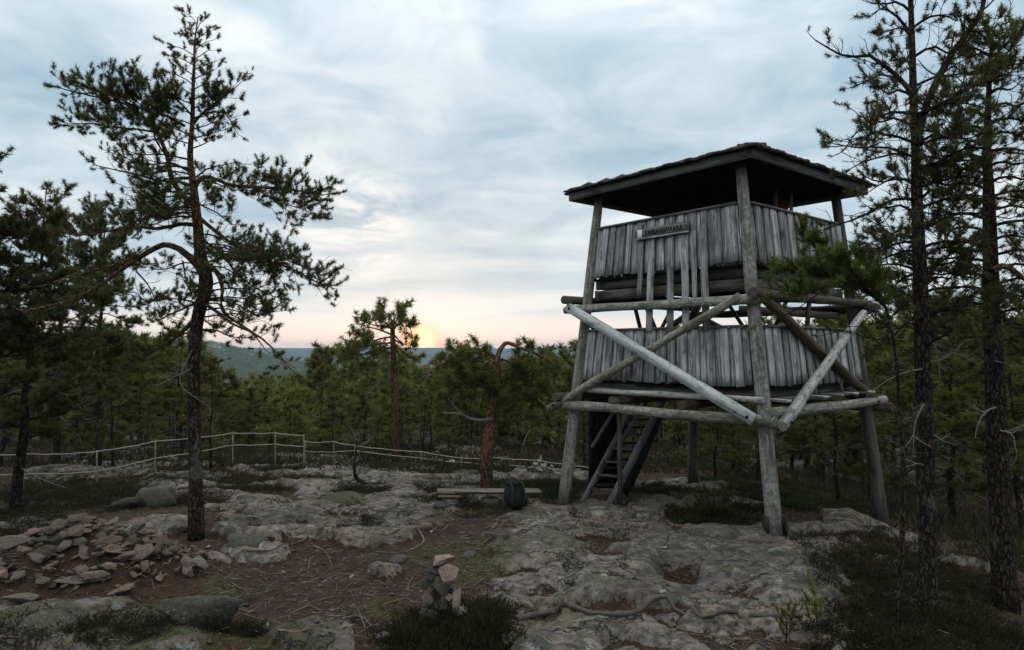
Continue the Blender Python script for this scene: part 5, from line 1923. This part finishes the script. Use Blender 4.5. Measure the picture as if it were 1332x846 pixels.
# ------------------------------------------------------------------ bench and backpack
def bench():
    Y = ground(637, 661)[1] + .1
    p, q = at(569, 639, Y), at(703, 639, Y + .25)
    t = thing('bench', (p + q) / 2 * np.array([1, 1, 0]) + np.array([0, 0, hz((p + q)[0] / 2, Y)]), 'low plank bench on log blocks in front of the crooked pine', 'bench')
    a = Acc(); a.beam(p, q, .30, .055, (0, 0, 1), 8, .04)
    a.part('seat', M['bench'], t)
    a = Acc(); a.beam(p + np.array([.35, -.12, .02]), q + np.array([0, -.17, .02]), .12, .03, (0, 0, 1), 8, .05)
    a.part('seat_plank', M['bench'], t)
    for px, r, m in ((586, .16, 'log_dark'), (637, .18, 'log_dark'), (692, .15, 'log_dark')):
        c = at(px, 645, Y + .03)
        z0 = hz(c[0], c[1])
        a = Acc(); a.tube(curve([(c[0], c[1], z0 - .05), (c[0], c[1], c[2] - .045)], 4), [r * 1.05, r, r, r * .97], 14, .2, True, .08)
        a.part('log_block', M['log' if px < 600 else m], t)
    a = Acc(); c = at(586, 644.5, Y - .02); a.beam(c - (.22, 0, 0), c + (.22, 0, 0), .26, .04, (0, 0, 1)); o = a.part('spacer_board', M['ply'], t)


bench()


def backpack():
    g = ground(670, 662)
    Y = g[1]
    s = Y / F
    t = thing('backpack', g, 'dark hiking backpack leaning against the right end of the bench', 'backpack')

    def pillow(c, rx, ry, rz, n=2.6, m='nylon', name='body', par=t, lean=0.0, seg=20):
        V, Q = [], []
        nu, nv = seg, 12
        for j in range(nv + 1):
            ph = -math.pi / 2 + math.pi * j / nv
            for i in range(nu):
                th = 2 * math.pi * i / nu
                f = lambda w: math.copysign(abs(w) ** (2 / n), w)
                x = rx * f(math.cos(ph)) * f(math.cos(th)); y = ry * f(math.cos(ph)) * f(math.sin(th)); z = rz * f(math.sin(ph))
                k = 1 - .22 * max(0, z / rz)
                w = .012 * math.sin(5 * th + 3 * ph)
                V.append((c[0] + x * k + w, c[1] + y * k + z * lean + w, c[2] + z))
        for j in range(nv):
            for i in range(nu):
                Q.append((j * nu + i, j * nu + (i + 1) % nu, (j + 1) * nu + (i + 1) % nu, (j + 1) * nu + i))
        me = mk(name, V, None, Q, M[m], True)
        return link(name, me, par)
    h = 34 * s
    body = pillow((0, .05, h * .5), .20, .14, h * .5, lean=.15)
    pillow((0, .09, h * .93), .15, .13, .07, name='lid', lean=.1)
    pillow((-.02, -.10, h * .36), .135, .06, h * .27, name='pocket', lean=.1)
    pillow((.20, .03, h * .30), .05, .08, h * .2, name='side_pocket', m='nylon_light')
    for x in (-.09, .10):
        a = Acc()
        P = curve([(x, .02, h * 1.0), (x * 1.15, -.14, h * .86), (x * 1.2, -.165, h * .5), (x * 1.1, -.13, h * .12)], 12)
        a.tube(P + np.array(t.location), .014, 6, 0)
        a.part('strap', M['nylon_light'], t, smooth=True)
    a = Acc(); th = np.linspace(0, math.pi, 9)
    a.tube(np.array([(.05 * math.cos(x), .12, h * 1.02 + .05 * math.sin(x)) for x in th]) + np.array(t.location), .010, 6)
    a.part('handle', M['nylon_light'], t, smooth=True)
    t.rotation_euler = (0, 0, .35)


backpack()


# ------------------------------------------------------------------ small trees on the outcrop
def small_plants():
    # dead little pine on its root plate
    g = ground(470, 630)
    t = Tree(701); Y = g[1]
    C = curve([g + (.12, 0, .0), at(464, 622, Y), at(461, 606, Y), at(463, 588, Y), at(466, 566, Y)], 12, .006)
    t.trunk.tube(C, np.linspace(.06, .012, 12), 8, .1, True, .15)
    for i in range(11):
        f = r_ = rnd.random()
        p = C[int(3 + f * 8)]
        d = np.array([rnd.uniform(-1, 1), rnd.uniform(-.6, .6), rnd.uniform(0, .8)])
        t.limb([p, p + d * .2, p + d * .4 + (0, 0, .06)], .010, .003, .22, .09, 0, 1, tuft_p=0, acc=t.own('dead_branch', 'dead'))
    t.limb([g + (.1, 0, .03), g + (.4, -.1, .05), g + (.75, -.15, .03)], .04, .01, .2, .2, 0, 1, tuft_p=0, acc=t.own('dead_branch', 'dead'))
    t.build('dead_sapling', g, 'small dead bent pine growing from a heather patch on the outcrop', None, cat='dead tree')
    # pine seedling bottom right
    for k, (px, py, hpx, lb) in enumerate(((1062, 838, 52, 'tiny green pine seedling on the slab at the lower right'), (1022, 842, 40, 'second tiny pine seedling, left of the other on the slab'))):
        g = ground(px, py); Y = g[1]
        t = Tree(710 + k)
        h = hpx * Y / F
        C = curve([g - (0, 0, .03), g + (.01, 0, h * .5), g + (0.0, 0, h * .95)], 7, .004)
        t.trunk.tube(C, np.linspace(.009, .004, 7), 6, .2)
        for i in range(7):
            p = C[2 + i % 5]
            az = rnd.uniform(0, 6.28)
            d = np.array([math.cos(az), math.sin(az), .9])
            t.limb([p, p + d * .06, p + d * .11 + (0, 0, .05)], .004, .003, .06, .05, .1, 0, tsize=.085, n=5, twig_len=.05, twig_gap=.05, full=1.5)
        t.build('pine_seedling', g, lb, None, 'bark', 'needle_bright', 40, .055, .0042, cat='seedling')
    # thin shrub in the dark pool behind the front post
    g = ground(928, 676); Y = g[1]
    t = Tree(720)
    t.trunk.tube(curve([g - (0, 0, .05), g + (.02, 0, .3)], 4), [.014, .012, .010, .008], 6)
    for i in range(16):
        az = rnd.uniform(0, 6.28)
        d = np.array([math.cos(az) * .7, math.sin(az) * .5, rnd.uniform(.5, 1.2)])
        t.limb([g + (0, 0, .08), g + d * .25, g + d * rnd.uniform(.4, .65)], .008, .003, .2, .10, .1, .3, tsize=.10, twig_len=.1, n=6)
    t.build('low_shrub', g, 'low thin shrub in the dark hollow behind the front tower post', None, 'bark', 'needle', 22, .05, .006, cat='shrub')


small_plants()


# ------------------------------------------------------------------ heather, litter, chips: what nobody could count
def scatter(n, weight, y0=5.7, y1=24.0, seed=1):
    r = np.random.default_rng(seed)
    X, Yv = [], []
    got = 0
    while got < n:
        m = n * 3
        y = y0 + (y1 - y0) * r.random(m) ** 1.25
        x = y * np.tan(r.uniform(-.72, .74, m))
        k = r.random(m) < weight(x, y)
        X.append(x[k]); Yv.append(y[k]); got += k.sum()
    x = np.concatenate(X)[:n]; y = np.concatenate(Yv)[:n]
    return x, y, H(x, y), r


HEATH = [(1050, 640, 90, 24, 1), (960, 628, 50, 12, .9), (330, 640, 60, 5, .9), (400, 624, 50, 5, .8), (380, 612, 50, 4, .8), (560, 618, 34, 5, .8), (250, 612, 40, 4, .8), (620, 632, 40, 4, .7), (588, 826, 88, 36, 1), (300, 832, 50, 12, .8), (1190, 745, 140, 44, .9), (1200, 825, 150, 60, 1), (110, 645, 115, 22, 1), (30, 680, 60, 20, .8), (310, 622, 52, 9, .8),
         (940, 670, 70, 13, .8), (598, 612, 40, 9, 1), (700, 636, 74, 12, .9), (472, 641, 44, 7, 1), (500, 602, 46, 6, 1), (150, 828, 165, 26, .5), (720, 650, 40, 5, .7), (885, 648, 70, 6, .8),
         (505, 585, 60, 5, 1), (360, 605, 40, 5, .8), (1110, 700, 60, 10, .6), (255, 650, 50, 8, .8), (640, 670, 50, 6, .5), (590, 655, 60, 7, .7), (200, 625, 60, 8, .7), (560, 640, 20, 5, .6), (480, 690, 14, 6, .7), (1060, 715, 50, 8, .5)]


def sprigs(name, n, wt, hgt, wid, k, mat_, seed, label, lean=.55, y1=24.0, leaf=.7):
    x, y, z, r = scatter(n, wt, 5.7, y1, seed)
    hh = hgt * (.45 + .8 * r.random(n)) * np.clip(.95 + 1.1 * fbm(x * 1.7, y * 1.7, 33, 3), .45, 2)
    hh = hh * (1 + .75 * emask([(588, 822, 70, 30, 1), (300, 832, 50, 12, .3)], x, y, .1))
    az = r.random((n, k)) * 2 * math.pi
    ln = lean * (.3 + .9 * r.random((n, k)))
    D = np.stack([np.cos(az) * ln, np.sin(az) * ln, np.ones((n, k))], 2)
    if leaf < .5: D = D + r.normal(size=D.shape) * .35
    D /= np.linalg.norm(D, axis=2)[..., None]
    st = r.random((n, k)) * (1 - .75 * leaf)
    B = np.stack([x, y, z - .015], 1)[:, None, :] + D * (st * hh[:, None])[..., None]
    B[..., 0] += r.normal(size=(n, k)) * wid * 2.5; B[..., 1] += r.normal(size=(n, k)) * wid * 2.5
    W = np.cross(D, r.normal(size=D.shape)); W /= np.linalg.norm(W, axis=2)[..., None] + 1e-9
    L = hh[:, None] * leaf * (.5 + .6 * r.random((n, k)))
    V = np.stack([B + W * wid, B - W * wid, B + D * L[..., None]], 2)
    tone = np.clip(.25 + .3 * r.normal(size=(n, 1, 1)) * .6 + np.array([0, 0, .25])[None, None] + .15 * r.normal(size=(n, k, 1)), 0, 1) * np.ones((n, k, 3))
    V = V.reshape(-1, 3)
    o = link(name, mk(name, V, np.arange(len(V)).reshape(-1, 3), None, M[mat_], False, {'tone': tone.ravel()}))
    tag(o, label, name.replace('_', ' '), None, 'stuff')


sprigs('heather', 38000, lambda x, y: np.clip(emask(HEATH, x, y, .3, 61) ** 1.5, 0, 1), .13, .0068, 13, 'heath', 2, 'dark heather and dry sprigs growing in the hollows of the rock', .8, leaf=.32)
sprigs('bilberry', 5000, lambda x, y: np.clip((emask(HEATH, x, y, .35, 62) ** 1.5) * sstep(fbm(x * .8, y * .8, 63, 3), .0, .35) * sstep(y, 9, 13) * sstep(x, -2.5, -.5), 0, 1), .14, .017, 5, 'leaf', 3, 'low green bilberry tufts among the heather', .9)
sprigs('forest_undergrowth', 16000, lambda x, y: np.clip(sstep(y - .10 * np.abs(x), 18.2, 20.5) + sstep(x - (4.6 + .2 * y), 0, 1.5) * sstep(y, 9, 12), 0, 1) * .8, .30, .022, 5, 'heath', 4, 'brown green undergrowth on the floor of the wood', .8, 34.0)


def soil_w(x, y):
    rock, moss = masks(x, y)
    return np.clip(1 - rock * 1.15, 0.02, 1) * sstep(y, 26, 18)


def litter():
    n = 8500
    x, y, z, r = scatter(n, lambda x, y: soil_w(x, y) * (.35 + .65 * sstep(fbm(x * .9, y * .9, 14, 3), -.2, .3)), 5.7, 19, 11)
    az = r.random(n) * 2 * math.pi
    L = .02 + .13 * r.random(n) ** 2.5
    w = .0022 + .0035 * r.random(n)
    d = np.stack([np.cos(az), np.sin(az), .25 * r.normal(size=n)], 1)
    c = np.stack([x, y, z + .008], 1)
    s = np.stack([-np.sin(az), np.cos(az), np.zeros(n)], 1)
    u = np.array([0, 0, 1.0])
    V = np.empty((n, 6, 3))
    for e, sg in ((0, -1), (3, 1)):
        b = c + d * (L * sg)[:, None]
        V[:, e] = b + s * w[:, None]; V[:, e + 1] = b - s * w[:, None]; V[:, e + 2] = b + u * (w * 1.7)[:, None]
    b = np.arange(n)[:, None] * 6
    Q = np.concatenate([b + np.array([[0, 2, 5, 3]]), b + np.array([[2, 1, 4, 5]]), b + np.array([[1, 0, 3, 4]])])
    o = link('twig_litter', mk('twig_litter', V.reshape(-1, 3), None, Q, M['root'], False, {'gco': V.reshape(-1, 3)}))
    tag(o, 'fallen twigs scattered over the brown litter', 'twigs', None, 'stuff')
    # flakes of bark and cones
    n = 7000
    x, y, z, r = scatter(n, soil_w, 5.7, 18, 12)
    s = .008 + .018 * r.random(n) ** 2
    V = np.stack([x, y, z + .006], 1)[:, None, :] + r.normal(size=(n, 4, 3)) * s[:, None, None] * np.array([1, 1, .45])
    V = V.reshape(-1, 3)
    b = np.arange(n)[:, None] * 4
    T3 = np.concatenate([b + np.array([[0, 1, 2]]), b + np.array([[0, 2, 3]]), b + np.array([[0, 3, 1]]), b + np.array([[1, 3, 2]])])
    o = link('bark_litter', mk('bark_litter', V, T3, None, M['flake'], False, {'gco': V}))
    tag(o, 'flakes of bark and cone scales on the ground', 'litter', None, 'stuff')


M['flake'] = wood_mat('bark_flakes', (.05, .03, .02), (.20, .13, .09), var=.1, scale=.3)
litter()
